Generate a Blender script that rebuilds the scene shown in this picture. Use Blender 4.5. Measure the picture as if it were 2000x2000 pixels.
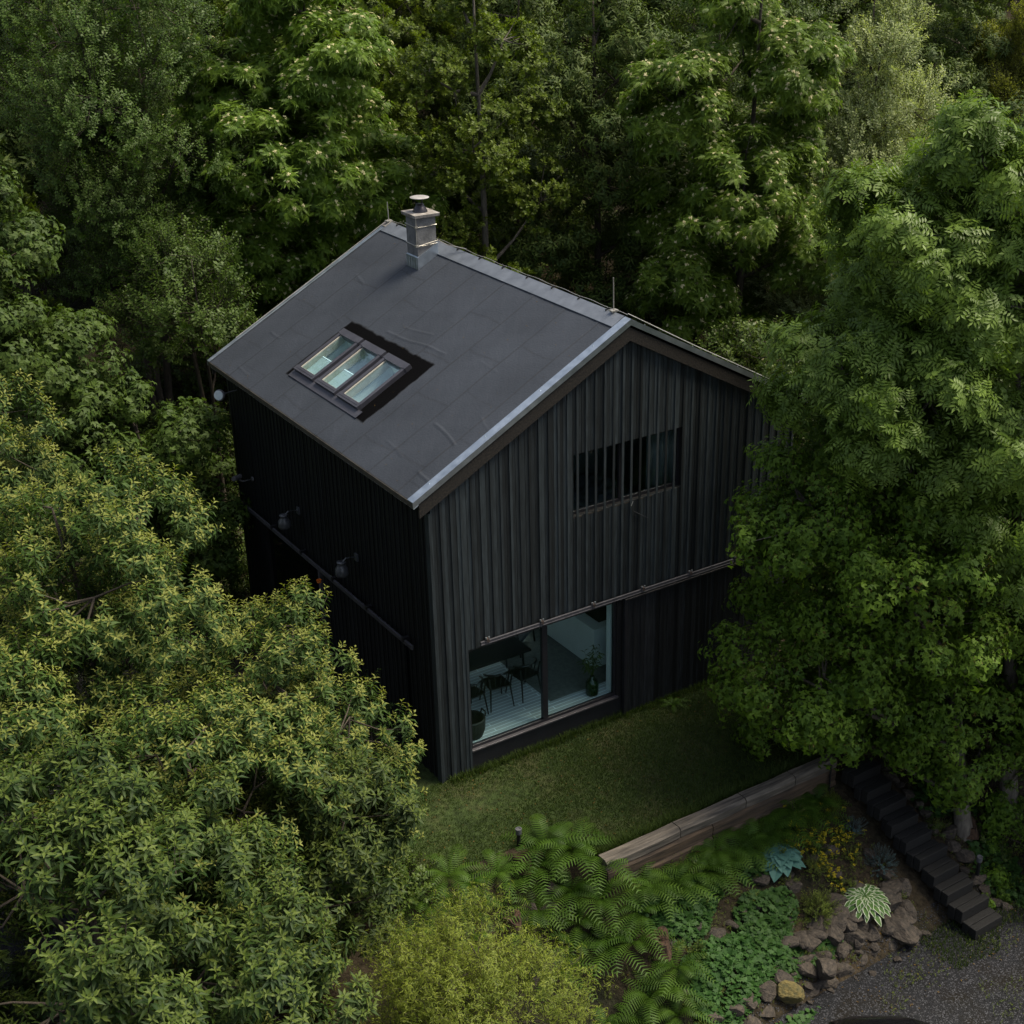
import bpy, math, random
import numpy as np
from mathutils import Vector, Matrix, Euler

for o in list(bpy.data.objects):
    bpy.data.objects.remove(o, do_unlink=True)
S = bpy.context.scene
COL = S.collection
R_ = math.radians

# ---------------------------------------------------------------- camera
cam_d = bpy.data.cameras.new('camera')
cam = bpy.data.objects.new('camera', cam_d); COL.objects.link(cam)
S.camera = cam
YAW, PITCH, ROLL = .6192, -.4468, .0048
dv = Vector((math.cos(PITCH)*math.sin(YAW), math.cos(PITCH)*math.cos(YAW), math.sin(PITCH)))
rv = Vector((math.cos(YAW), -math.sin(YAW), 0)); uv = rv.cross(dv)
r2 = rv*math.cos(ROLL)+uv*math.sin(ROLL); u2 = -rv*math.sin(ROLL)+uv*math.cos(ROLL)
m = Matrix(((r2.x, u2.x, -dv.x, -9.9132), (r2.y, u2.y, -dv.y, -18.6677), (r2.z, u2.z, -dv.z, 14.7987), (0, 0, 0, 1)))
cam.matrix_world = m
cam_d.sensor_width = 36; cam_d.sensor_height = 36; cam_d.lens = 2777.9/2000*36
cam_d.shift_x = -171.05/2000; cam_d.shift_y = 57.2/2000
cam_d.clip_start = .5; cam_d.clip_end = 600

# ---------------------------------------------------------------- sky, sun, exposure
SUN_DIR = Vector((.42, -.16, .89)).normalized()      # towards the sun
SUN_EL = math.asin(SUN_DIR.z); SUN_AZ = math.atan2(SUN_DIR.x, SUN_DIR.y)
W = bpy.data.worlds.new('World'); S.world = W; W.use_nodes = True
nt = W.node_tree; bg = nt.nodes['Background']
sky = nt.nodes.new('ShaderNodeTexSky'); sky.sky_type = 'NISHITA'; sky.sun_disc = False
sky.sun_elevation = SUN_EL; sky.sun_rotation = SUN_AZ
sky.air_density = 1.0; sky.dust_density = 3.0; sky.ozone_density = 1.0
hs_ = nt.nodes.new('ShaderNodeHueSaturation'); hs_.inputs['Saturation'].default_value = .62
nt.links.new(sky.outputs[0], hs_.inputs['Color']); nt.links.new(hs_.outputs[0], bg.inputs[0]); bg.inputs[1].default_value = .10
sl = bpy.data.lights.new('sun', 'SUN'); sl.energy = 3.4; sl.angle = R_(26); sl.color = (1, .90, .72)
so = bpy.data.objects.new('sun', sl); COL.objects.link(so)
so.rotation_euler = (-SUN_DIR).to_track_quat('-Z', 'Y').to_euler(); so.location = (30, -10, 30)
S.view_settings.view_transform = 'Standard'; S.view_settings.look = 'None'
S.view_settings.gamma = 1; S.view_settings.exposure = .86
S.cycles.max_bounces = 8; S.cycles.transparent_max_bounces = 12
S.cycles.diffuse_bounces = 5; S.cycles.glossy_bounces = 3; S.cycles.transmission_bounces = 4

# ---------------------------------------------------------------- materials
def new_mat(name):
    mt = bpy.data.materials.new(name); mt.use_nodes = True
    n = mt.node_tree.nodes; l = mt.node_tree.links
    return mt, n, l, n['Principled BSDF']
def N(n, t, **k):
    x = n.new(t)
    for a, b in k.items(): setattr(x, a, b)
    return x
def ramp(n, stops):
    r = n.new('ShaderNodeValToRGB'); e = r.color_ramp.elements
    while len(e) < len(stops): e.new(.5)
    for i, (p, c) in enumerate(stops):
        e[i].position = p; e[i].color = (*c, 1) if len(c) == 3 else c
    return r
def rgb(c): return (*c, 1)
def mat(name, c1, c2=None, scale=6, rough=.6, metal=0, bump=0, bscale=None, stretch=(1, 1, 1), detail=6, spec=.5, attr=None, attr_amt=.4, rr=0):
    mt, n, l, b = new_mat(name)
    b.inputs['Roughness'].default_value = rough; b.inputs['Metallic'].default_value = metal
    b.inputs['Specular IOR Level'].default_value = spec
    c2 = c2 or tuple(x*.7 for x in c1)
    tc = N(n, 'ShaderNodeTexCoord'); mp = N(n, 'ShaderNodeMapping'); mp.inputs['Scale'].default_value = stretch
    l.new(tc.outputs['Object'], mp.inputs[0])
    nz = N(n, 'ShaderNodeTexNoise'); nz.inputs['Scale'].default_value = scale; nz.inputs['Detail'].default_value = detail
    l.new(mp.outputs[0], nz.inputs['Vector'])
    rp = ramp(n, [(.3, c2), (.7, c1)]); l.new(nz.outputs[0], rp.inputs[0])
    out = rp.outputs[0]
    if attr:
        at = N(n, 'ShaderNodeAttribute', attribute_name=attr)
        mr = N(n, 'ShaderNodeMapRange'); mr.inputs[3].default_value = 1-attr_amt; mr.inputs[4].default_value = 1+attr_amt
        l.new(at.outputs['Fac'], mr.inputs[0])
        mx = N(n, 'ShaderNodeVectorMath', operation='SCALE'); l.new(out, mx.inputs[0]); l.new(mr.outputs[0], mx.inputs['Scale'])
        out = mx.outputs[0]
    l.new(out, b.inputs['Base Color'])
    if rr:
        m2 = N(n, 'ShaderNodeMapRange'); m2.inputs[3].default_value = rough-rr; m2.inputs[4].default_value = rough+rr
        l.new(nz.outputs[0], m2.inputs[0]); l.new(m2.outputs[0], b.inputs['Roughness'])
    if bump:
        n2 = N(n, 'ShaderNodeTexNoise'); n2.inputs['Scale'].default_value = bscale or scale*4; n2.inputs['Detail'].default_value = 5
        l.new(mp.outputs[0], n2.inputs['Vector'])
        bp = N(n, 'ShaderNodeBump'); bp.inputs['Strength'].default_value = 1; bp.inputs['Distance'].default_value = bump
        l.new(n2.outputs[0], bp.inputs['Height']); l.new(bp.outputs[0], b.inputs['Normal'])
    return mt
def leafmat(name, dark, light, rough=.5, trans=.3, tcol=None, spec=.22, var=.08):
    mt, n, l, b = new_mat(name)
    at = N(n, 'ShaderNodeAttribute', attribute_name='tint')
    rp = ramp(n, [(0, dark), (1, light)]); l.new(at.outputs['Fac'], rp.inputs[0])
    oi = N(n, 'ShaderNodeObjectInfo')
    hs = N(n, 'ShaderNodeHueSaturation'); mr = N(n, 'ShaderNodeMapRange'); mr.inputs[3].default_value = 1-var; mr.inputs[4].default_value = 1+var*.6
    l.new(oi.outputs['Random'], mr.inputs[0]); l.new(mr.outputs[0], hs.inputs['Value'])
    m3 = N(n, 'ShaderNodeMapRange'); m3.inputs[3].default_value = .495; m3.inputs[4].default_value = .501; hs.inputs['Saturation'].default_value = 1.08
    l.new(oi.outputs['Random'], m3.inputs[0]); l.new(m3.outputs[0], hs.inputs['Hue'])
    l.new(rp.outputs[0], hs.inputs['Color']); l.new(hs.outputs[0], b.inputs['Base Color'])
    b.inputs['Roughness'].default_value = rough; b.inputs['Specular IOR Level'].default_value = spec
    tr = N(n, 'ShaderNodeBsdfTranslucent')
    mu = N(n, 'ShaderNodeMix', data_type='RGBA', blend_type='MULTIPLY'); mu.inputs[0].default_value = 1
    l.new(hs.outputs[0], mu.inputs[6]); mu.inputs[7].default_value = rgb(tcol or (1.5, 1.6, .7))
    l.new(mu.outputs[2], tr.inputs[0])
    mx = N(n, 'ShaderNodeMixShader'); mx.inputs[0].default_value = trans
    l.new(b.outputs[0], mx.inputs[1]); l.new(tr.outputs[0], mx.inputs[2])
    l.new(mx.outputs[0], n['Material Output'].inputs[0])
    return mt

M = {}
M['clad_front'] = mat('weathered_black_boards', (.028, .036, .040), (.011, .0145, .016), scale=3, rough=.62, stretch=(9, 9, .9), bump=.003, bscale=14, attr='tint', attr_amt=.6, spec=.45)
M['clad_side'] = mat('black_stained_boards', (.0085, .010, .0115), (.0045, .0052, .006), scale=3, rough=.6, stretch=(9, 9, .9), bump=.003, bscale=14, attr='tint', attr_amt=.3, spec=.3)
M['backing'] = mat('dark_underlay', (.004, .004, .004), rough=.9)
M['plinth'] = mat('black_plinth', (.008, .009, .011), (.005, .005, .006), scale=4, rough=.7, bump=.003)
M['frame'] = mat('black_aluminium', (.018, .018, .022), (.012, .012, .015), rough=.42, scale=5)
M['sill'] = mat('grey_aluminium_sill', (.16, .15, .16), (.11, .10, .11), rough=.4, metal=.6)
M['rail'] = mat('grey_steel_rail', (.085, .083, .095), (.05, .05, .06), scale=9, rough=.5, metal=.3, bump=.002)
M['hanger'] = mat('rusty_hanger', (.07, .045, .035), (.02, .018, .018), scale=30, rough=.7)
M['zinc'] = mat('galvanised_steel', (.52, .58, .64), (.34, .39, .44), scale=5, rough=.33, metal=.85, bump=.004, bscale=7, rr=.1)
M['zinc_dull'] = mat('dull_ridge_metal', (.20, .22, .25), (.13, .145, .17), scale=4, rough=.45, metal=.5, bump=.004, bscale=5)
M['osb'] = mat('dark_chip_board', (.030, .024, .018), (.003, .0025, .0025), scale=30, rough=.75, bump=.006, bscale=60, detail=3)
M['edge'] = mat('brown_eave_edge', (.06, .05, .035), (.03, .025, .02), scale=8, rough=.7)
M['concrete'] = mat('chimney_block', (.17, .17, .17), (.09, .09, .09), scale=7, rough=.85, bump=.008, bscale=22)
M['capstone'] = mat('stained_chimney_cap', (.33, .31, .28), (.13, .11, .095), scale=9, rough=.8, bump=.006)
M['cowl_dark'] = mat('sooty_steel', (.07, .065, .07), (.03, .028, .03), scale=9, rough=.35, metal=.7)
M['cowl_disc'] = mat('dull_steel_disc', (.42, .40, .38), (.28, .26, .24), scale=6, rough=.5, metal=.4)
M['wire'] = mat('aluminium_wire', (.55, .52, .46), rough=.4, metal=.7)
M['sky_frame'] = mat('skylight_grey_aluminium', (.070, .070, .085), (.05, .05, .062), scale=6, rough=.38, metal=.35)
M['sky_wood'] = mat('skylight_pale_lining', (.48, .45, .38), (.36, .33, .28), scale=10, rough=.5)
M['white'] = mat('white_plaster', (.74, .78, .78), (.68, .72, .72), scale=3, rough=.7)
M['ceil'] = mat('pale_ceiling', (.5, .52, .52), scale=3, rough=.8)
M['blind'] = mat('grey_blind', (.32, .36, .35), (.27, .31, .30), scale=3, rough=.8)
M['rug'] = mat('grey_green_rug', (.17, .18, .165), (.11, .12, .11), scale=14, rough=.95, bump=.005)
M['darkwood'] = mat('black_lacquered_wood', (.012, .014, .012), (.008, .009, .008), rough=.35)
M['basket'] = mat('dark_wicker', (.022, .024, .018), (.008, .009, .007), scale=40, rough=.7, bump=.008, bscale=60)
M['vase'] = mat('dark_green_glass', (.016, .035, .012), (.010, .022, .008), rough=.12)
M['linen'] = mat('dark_grey_linen', (.10, .105, .12), (.05, .053, .06), scale=5, rough=.9, bump=.03, bscale=5)
M['curtain'] = mat('grey_curtain', (.10, .115, .115), (.07, .08, .08), scale=4, rough=.9)
M['bark'] = mat('brown_bark', (.075, .058, .042), (.030, .024, .018), scale=6, rough=.9, stretch=(3, 3, .7), bump=.01)
M['bark_pale'] = mat('grey_bark', (.16, .14, .11), (.06, .05, .04), scale=6, rough=.9, stretch=(3, 3, .7), bump=.01)
M['timber'] = mat('weathered_timber', (.17, .145, .115), (.035, .030, .025), scale=2.4, rough=.8, stretch=(.7, 7, 7), bump=.02, bscale=5)
M['timber_side'] = mat('brown_timber_side', (.11, .072, .042), (.028, .02, .014), scale=2.4, rough=.85, stretch=(.7, 7, 7), bump=.02, bscale=5)
M['step'] = mat('black_sleeper', (.0055, .0052, .005), (.0025, .0025, .0025), scale=3, rough=.8, stretch=(1, 6, 6), bump=.012, bscale=6, attr='tint', attr_amt=.3)
M['rock'] = mat('brown_grey_rock', (.085, .067, .050), (.022, .019, .016), scale=3.5, rough=.9, bump=.03, bscale=6)
M['rock_moss'] = mat('mossy_rock', (.16, .12, .035), (.05, .05, .02), scale=3.5, rough=.9, bump=.03, bscale=6)
M['soil'] = mat('garden_soil', (.050, .036, .024), (.016, .013, .010), scale=5, rough=.95, bump=.04, bscale=12)
M['black_metal'] = mat('black_powder_coat', (.014, .014, .016), rough=.4)
M['lamp_body'] = mat('grey_enamel', (.07, .075, .085), (.045, .048, .055), rough=.3)
M['lamp_glass'] = mat('frosted_lamp_face', (.45, .52, .54), (.35, .40, .42), rough=.25)
M['cam_body'] = mat('grey_camera_body', (.11, .11, .12), rough=.4)
M['car_paint'] = mat('black_car_paint', (.006, .006, .007), (.005, .005, .006), rough=.12)
M['car_glass'] = mat('dark_car_glass', (.004, .005, .005), rough=.05)
M['chrome'] = mat('car_trim', (.3, .27, .22), rough=.25, metal=.8)
M['rubber'] = mat('tyre_rubber', (.015, .015, .015), rough=.8)
M['stump'] = mat('rotten_stump', (.10, .055, .03), (.025, .015, .01), scale=9, rough=.95, stretch=(3, 3, 1), bump=.02)
M['orange'] = mat('orange_plastic', (.6, .16, .02), rough=.5)

# glass pane: tinted see-through with a fresnel reflection
def glass(name, tint, ior=1.5, boost=1.0):
    mt, n, l, b = new_mat(name); n.remove(b)
    t = N(n, 'ShaderNodeBsdfTransparent'); t.inputs[0].default_value = rgb(tint)
    g = N(n, 'ShaderNodeBsdfGlossy'); g.inputs['Roughness'].default_value = .01; g.inputs[0].default_value = (.85, 1, 1, 1)
    f = N(n, 'ShaderNodeFresnel'); f.inputs[0].default_value = ior
    mx = N(n, 'ShaderNodeMixShader'); l.new(t.outputs[0], mx.inputs[1]); l.new(g.outputs[0], mx.inputs[2])
    mm = N(n, 'ShaderNodeMath', operation='MULTIPLY'); mm.inputs[1].default_value = boost; mm.use_clamp = True
    ge = N(n, 'ShaderNodeNewGeometry'); iv = N(n, 'ShaderNodeMath', operation='SUBTRACT'); iv.inputs[0].default_value = 1; l.new(ge.outputs['Backfacing'], iv.inputs[1])
    m4 = N(n, 'ShaderNodeMath', operation='MULTIPLY'); l.new(mm.outputs[0], m4.inputs[0]); l.new(iv.outputs[0], m4.inputs[1])
    l.new(f.outputs[0], mm.inputs[0]); l.new(m4.outputs[0], mx.inputs[0])
    l.new(mx.outputs[0], n['Material Output'].inputs[0]); return mt
M['glass'] = glass('door_glass', (.90, .985, .985), boost=1.5)
M['glass_up'] = glass('upper_glass', (.88, .95, .96), boost=1.8)
M['glass_sky'] = glass('skylight_glass', (.88, .965, .985), boost=1.6)

# floor boards: white planks with dark joints
def plankmat():
    mt, n, l, b = new_mat('white_floorboards'); b.inputs['Roughness'].default_value = .4
    tc = N(n, 'ShaderNodeTexCoord')
    br = N(n, 'ShaderNodeTexBrick'); br.offset = .37; br.inputs['Scale'].default_value = 1
    br.inputs['Brick Width'].default_value = 1.3; br.inputs['Row Height'].default_value = .095; br.inputs['Mortar Size'].default_value = .010
    br.inputs['Color1'].default_value = (.50, .54, .55, 1); br.inputs['Color2'].default_value = (.42, .46, .48, 1); br.inputs['Mortar'].default_value = (.85, .92, .95, 1)
    l.new(tc.outputs['Object'], br.inputs['Vector']); l.new(br.outputs[0], b.inputs['Base Color']); return mt
M['planks'] = plankmat()

def roofmat():
    mt, n, l, b = new_mat('bitumen_roofing'); b.inputs['Roughness'].default_value = .58; b.inputs['Specular IOR Level'].default_value = .55
    tc = N(n, 'ShaderNodeTexCoord'); nz = N(n, 'ShaderNodeTexNoise'); nz.inputs['Scale'].default_value = .9; nz.inputs['Detail'].default_value = 8
    l.new(tc.outputs['Object'], nz.inputs['Vector'])
    rp = ramp(n, [(.3, (.0175, .0215, .029)), (.7, (.027, .0325, .043))]); l.new(nz.outputs[0], rp.inputs[0])
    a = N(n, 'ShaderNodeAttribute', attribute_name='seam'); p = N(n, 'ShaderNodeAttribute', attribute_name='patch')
    m1 = N(n, 'ShaderNodeMix', data_type='RGBA'); l.new(a.outputs['Fac'], m1.inputs[0]); l.new(rp.outputs[0], m1.inputs[6]); m1.inputs[7].default_value = (.0055, .006, .0075, 1)  # seam lines darkened in colour: gap shade plus bitumen bleed
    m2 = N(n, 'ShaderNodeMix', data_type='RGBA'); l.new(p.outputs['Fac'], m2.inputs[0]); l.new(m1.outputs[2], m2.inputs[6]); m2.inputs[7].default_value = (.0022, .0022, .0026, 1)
    l.new(m2.outputs[2], b.inputs['Base Color'])
    mr = N(n, 'ShaderNodeMapRange'); mr.inputs[3].default_value = .58; mr.inputs[4].default_value = .95; l.new(p.outputs['Fac'], mr.inputs[0]); l.new(mr.outputs[0], b.inputs['Roughness'])
    ms = N(n, 'ShaderNodeMapRange'); ms.inputs[3].default_value = .5; ms.inputs[4].default_value = .03; l.new(p.outputs['Fac'], ms.inputs[0]); l.new(ms.outputs[0], b.inputs['Specular IOR Level'])
    n2 = N(n, 'ShaderNodeTexNoise'); n2.inputs['Scale'].default_value = 26; n2.inputs['Detail'].default_value = 5; l.new(tc.outputs['Object'], n2.inputs['Vector'])
    bp = N(n, 'ShaderNodeBump'); bp.inputs['Distance'].default_value = .007; bp.inputs['Strength'].default_value = .8
    l.new(n2.outputs[0], bp.inputs['Height']); l.new(bp.outputs[0], b.inputs['Normal']); return mt
M['roof'] = roofmat()

def groundmat(name, cols, s1=.35, s2=9, bump=.05, bscale=18, rough=.95):
    mt, n, l, b = new_mat(name); b.inputs['Roughness'].default_value = rough; b.inputs['Specular IOR Level'].default_value = .2
    tc = N(n, 'ShaderNodeTexCoord')
    a = N(n, 'ShaderNodeTexNoise'); a.inputs['Scale'].default_value = s1; a.inputs['Detail'].default_value = 7; a.inputs['Roughness'].default_value = .65
    c = N(n, 'ShaderNodeTexNoise'); c.inputs['Scale'].default_value = s2; c.inputs['Detail'].default_value = 6
    l.new(tc.outputs['Object'], a.inputs['Vector']); l.new(tc.outputs['Object'], c.inputs['Vector'])
    r1 = ramp(n, [(.35, cols[0]), (.5, cols[1]), (.66, cols[2])]); l.new(a.outputs[0], r1.inputs[0])
    r2_ = ramp(n, [(.3, (.45, .45, .45)), (.7, (1.35, 1.35, 1.35))]); l.new(c.outputs[0], r2_.inputs[0])
    mx = N(n, 'ShaderNodeMix', data_type='RGBA', blend_type='MULTIPLY'); mx.inputs[0].default_value = 1
    l.new(r1.outputs[0], mx.inputs[6]); l.new(r2_.outputs[0], mx.inputs[7]); l.new(mx.outputs[2], b.inputs['Base Color'])
    n2 = N(n, 'ShaderNodeTexNoise'); n2.inputs['Scale'].default_value = bscale; n2.inputs['Detail'].default_value = 6; l.new(tc.outputs['Object'], n2.inputs['Vector'])
    bp = N(n, 'ShaderNodeBump'); bp.inputs['Distance'].default_value = bump
    l.new(n2.outputs[0], bp.inputs['Height']); l.new(bp.outputs[0], b.inputs['Normal']); return mt
M['forest_floor'] = groundmat('forest_floor', [(.012, .014, .007), (.035, .027, .016), (.055, .040, .024)])
M['lawn'] = groundmat('lawn_turf', [(.022, .036, .010), (.034, .052, .014), (.052, .056, .022)], s1=.9, bump=.02, bscale=40)
M['gravel'] = groundmat('grey_gravel', [(.009, .0095, .010), (.018, .019, .022), (.014, .012, .009)], s1=1.1, s2=55, bump=.03, bscale=60)

L = {}
L['cherry'] = leafmat('cherry_leaf', (.022, .050, .010), (.054, .094, .022), rough=.58, trans=.25)
L['cherry_mid'] = leafmat('half_grown_cherry_leaf', (.058, .088, .018), (.105, .138, .034), rough=.58, trans=.3, spec=.22)
L['cherry_dark'] = leafmat('dark_cherry_leaf', (.016, .036, .007), (.042, .068, .014), rough=.58, trans=.2, spec=.25)
L['cherry_tip'] = leafmat('cherry_young_leaf', (0.132, 0.162, 0.035), (0.231, 0.248, 0.075), rough=.58, trans=.35)
L['maple'] = leafmat('maple_leaf', (0.056, 0.110, 0.018), (0.128, 0.211, 0.033), rough=.58, trans=.3)
L['maple_deep'] = leafmat('deep_green_maple_leaf', (.030, .056, .011), (.068, .104, .024), rough=.58, trans=.25)
L['samara'] = leafmat('maple_seed', (.12, .11, .03), (.22, .17, .06), trans=.3)
L['rowan'] = leafmat('rowan_leaf', (0.068, 0.119, 0.020), (0.152, 0.226, 0.040), rough=.5, trans=.3)
L['blossom'] = leafmat('cream_blossom', (.42, .39, .22), (.60, .56, .34), rough=.8, trans=.2, tcol=(1, 1, .9))
L['ash'] = leafmat('ash_leaf', (0.076, 0.124, 0.025), (0.161, 0.232, 0.057), rough=.4, trans=.35)
L['brown'] = leafmat('small_leaf', (.034, .066, .013), (.085, .130, .032), rough=.5, trans=.3)
L['silver'] = leafmat('silver_willow_leaf', (0.161, 0.202, 0.101), (0.377, 0.420, 0.218), rough=.5, trans=.35)
L['chestnut'] = leafmat('chestnut_leaf', (0.042, 0.072, 0.017), (0.092, 0.125, 0.030), rough=.58, trans=.2)
L['oak'] = leafmat('oak_leaf', (0.056, 0.088, 0.015), (0.132, 0.176, 0.032), rough=.5, trans=.3)
L['curly'] = leafmat('curly_willow_leaf', (0.095, 0.137, 0.022), (0.240, 0.285, 0.061), rough=.5, trans=.35)
L['birch'] = leafmat('birch_leaf', (0.137, 0.160, 0.032), (0.274, 0.287, 0.068), rough=.5, trans=.4)
L['fern'] = leafmat('fern_frond', (0.030, 0.066, 0.010), (0.071, 0.131, 0.022), rough=.55, trans=.3)
L['geranium'] = leafmat('geranium_leaf', (0.023, 0.060, 0.014), (0.050, 0.105, 0.029), rough=.6, trans=.2)
L['hosta_blue'] = leafmat('blue_hosta_leaf', (0.072, 0.163, 0.138), (0.111, 0.227, 0.188), rough=.58, trans=.1, tcol=(1, 1.2, 1))
L['hosta_green'] = leafmat('green_hosta_leaf', (0.051, 0.109, 0.030), (0.086, 0.160, 0.043), rough=.58, trans=.15)
L['hosta_edge'] = leafmat('cream_hosta_margin', (.42, .46, .34), (.55, .58, .44), rough=.5, trans=.15)
L['yellow'] = leafmat('yellow_flower_heads', (0.257, 0.232, 0.031), (0.513, 0.420, 0.062), rough=.7, trans=.2)
L['bluespruce'] = leafmat('blue_spruce_needle', (.07, .12, .12), (.13, .20, .20), rough=.6, trans=.1, tcol=(1, 1.1, 1))
L['shrub'] = leafmat('shrub_leaf', (0.077, 0.116, 0.025), (0.171, 0.210, 0.049), rough=.55, trans=.3)
L['dark'] = leafmat('dark_shrub_leaf', (0.031, 0.056, 0.012), (0.081, 0.117, 0.025), rough=.5, trans=.2)
L['grass'] = leafmat('grass_blade', (0.025, 0.046, 0.010), (0.069, 0.099, 0.023), rough=.6, trans=.3)
L['dry'] = leafmat('brown_needles', (.07, .045, .015), (.15, .10, .03), rough=.8, trans=.2)
L['twig'] = M['bark']

# ---------------------------------------------------------------- object helpers
def link(o, parent=None):
    COL.objects.link(o)
    if parent is not None: o.parent = parent
    return o
def thing(name, label, cat, loc=(0, 0, 0), rz=0, group=None):
    o = bpy.data.objects.new(name, None); link(o); o.empty_display_size = .2
    o.location = loc; o.rotation_euler = (0, 0, rz)
    tag(o, label, cat, group); return o
def tag(o, label, cat, group=None):
    o['label'] = label; o['category'] = cat
    if group: o['group'] = group
    return o
def copy_tree(o, loc=None, rz=None, sc=None, label=None, group=None, parent=None):
    c = o.copy(); COL.objects.link(c)
    if parent is not None: c.parent = parent
    if loc is not None: c.location = loc
    if rz is not None: c.rotation_euler = (c.rotation_euler[0], c.rotation_euler[1], rz)
    if sc is not None: c.scale = sc if hasattr(sc, '__len__') else (sc, sc, sc)
    if label: c['label'] = label
    if group: c['group'] = group
    for ch in list(o.children): copy_tree(ch, parent=c)
    return c

class MB:
    """collects faces, builds one mesh object"""
    def __init__(s): s.v = []; s.f = []; s.mi = []; s.t = []
    def poly(s, pts, faces, mi=0, t=.5):
        k = len(s.v); s.v += [tuple(p) for p in pts]
        for f in faces: s.f.append(tuple(i+k for i in f)); s.mi.append(mi); s.t.append(t)
    def box(s, x0, x1, y0, y1, z0, z1, mi=0, t=.5):
        P = [(x0, y0, z0), (x1, y0, z0), (x1, y1, z0), (x0, y1, z0), (x0, y0, z1), (x1, y0, z1), (x1, y1, z1), (x0, y1, z1)]
        s.hexa(P, mi, t)
    def hexa(s, P, mi=0, t=.5):
        s.poly(P, [(0, 3, 2, 1), (4, 5, 6, 7), (0, 1, 5, 4), (1, 2, 6, 5), (2, 3, 7, 6), (3, 0, 4, 7)], mi, t)
    def obox(s, c, ax, ay, az, mi=0, t=.5):
        """box about c with half axis vectors"""
        c, ax, ay, az = map(Vector, (c, ax, ay, az))
        P = [c+sx*ax+sy*ay+sz*az for sz in (-1, 1) for sx, sy in ((-1, -1), (1, -1), (1, 1), (-1, 1))]
        s.hexa(P, mi, t)
    def beam(s, a, b, w, h, mi=0, t=.5, up=(0, 0, 1)):
        a, b = Vector(a), Vector(b); d = (b-a); n = Vector(up); sd = d.cross(n).normalized(); n = sd.cross(d).normalized()
        s.obox((a+b)/2, d/2, sd*w/2, n*h/2, mi, t)
    def tube(s, pts, rad, n=8, mi=0, t=.5, cap=True):
        pts = [Vector(p) for p in pts]; k0 = len(s.v)
        if not hasattr(rad, '__len__'): rad = [rad]*len(pts)
        ref = None
        for i, p in enumerate(pts):
            d = (pts[min(i+1, len(pts)-1)]-pts[max(i-1, 0)]).normalized()
            if ref is None: ref = Vector((1, 0, 0)) if abs(d.x) < .8 else Vector((0, 1, 0))
            a = d.cross(ref).normalized(); b = d.cross(a).normalized(); ref = -b if False else ref
            for j in range(n):
                an = 2*math.pi*j/n; s.v.append(tuple(p+a*math.cos(an)*rad[i]+b*math.sin(an)*rad[i]))
        for i in range(len(pts)-1):
            for j in range(n):
                s.f.append((k0+i*n+j, k0+i*n+(j+1) % n, k0+(i+1)*n+(j+1) % n, k0+(i+1)*n+j)); s.mi.append(mi); s.t.append(t)
        if cap:
            s.f.append(tuple(k0+j for j in range(n))); s.mi.append(mi); s.t.append(t)
            s.f.append(tuple(k0+(len(pts)-1)*n+j for j in range(n))); s.mi.append(mi); s.t.append(t)
    def lathe(s, c, prof, n=24, mi=0, axis=(0, 0, 1), t=.5):
        c = Vector(c); q = Vector((0, 0, 1)).rotation_difference(Vector(axis)); k0 = len(s.v)
        for r, z in prof:
            for j in range(n):
                an = 2*math.pi*j/n; s.v.append(tuple(c+q @ Vector((r*math.cos(an), r*math.sin(an), z))))
        for i in range(len(prof)-1):
            for j in range(n):
                s.f.append((k0+i*n+j, k0+i*n+(j+1) % n, k0+(i+1)*n+(j+1) % n, k0+(i+1)*n+j)); s.mi.append(mi); s.t.append(t)
    def build(s, name, mats, parent=None, bevel=0, smooth=False):
        me = bpy.data.meshes.new(name); me.from_pydata(s.v, [], s.f)
        if not isinstance(mats, (list, tuple)): mats = [mats]
        for x in mats: me.materials.append(x)
        me.polygons.foreach_set('material_index', s.mi)
        at = me.attributes.new('tint', 'FLOAT', 'FACE'); at.data.foreach_set('value', s.t)
        if smooth: me.polygons.foreach_set('use_smooth', [True]*len(s.f))
        me.update()
        o = bpy.data.objects.new(name, me); link(o, parent)
        if bevel:
            b = o.modifiers.new('bevel', 'BEVEL'); b.width = bevel; b.segments = 2; b.limit_method = 'ANGLE'
        return o

def np_mesh(name, V, F, mi, tint, mats, verts_attr=None, smooth=False):
    """quads only, numpy arrays"""
    me = bpy.data.meshes.new(name)
    me.vertices.add(len(V)); me.vertices.foreach_set('co', np.ascontiguousarray(V, dtype=np.float32).ravel())
    me.loops.add(len(F)*4); me.loops.foreach_set('vertex_index', np.ascontiguousarray(F, dtype=np.int32).ravel())
    me.polygons.add(len(F)); me.polygons.foreach_set('loop_start', np.arange(0, len(F)*4, 4, dtype=np.int32))
    for x in mats: me.materials.append(x)
    if mi is not None: me.polygons.foreach_set('material_index', np.ascontiguousarray(mi, dtype=np.int32))
    if tint is not None:
        at = me.attributes.new('tint', 'FLOAT', 'FACE'); at.data.foreach_set('value', np.ascontiguousarray(tint, dtype=np.float32))
    for k, a in (verts_attr or {}).items():
        at = me.attributes.new(k, 'FLOAT', 'POINT'); at.data.foreach_set('value', np.ascontiguousarray(a, dtype=np.float32))
    if smooth: me.polygons.foreach_set('use_smooth', np.ones(len(F), dtype=bool))
    me.update(calc_edges=True); me.validate()
    return me
def structure(name, me):
    o = bpy.data.objects.new(name, me); link(o); o['kind'] = 'structure'; return o

def sn(x, y, s=0.):
    """cheap smooth noise"""
    return (np.sin(x*1.3+y*.7+s)+np.sin(-x*.8+y*1.9+s*2.1+1)+np.sin(x*2.3+y*1.1+s*.7+2)*.6+np.sin(x*3.9-y*3.1+s)*.35)/2.95

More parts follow.
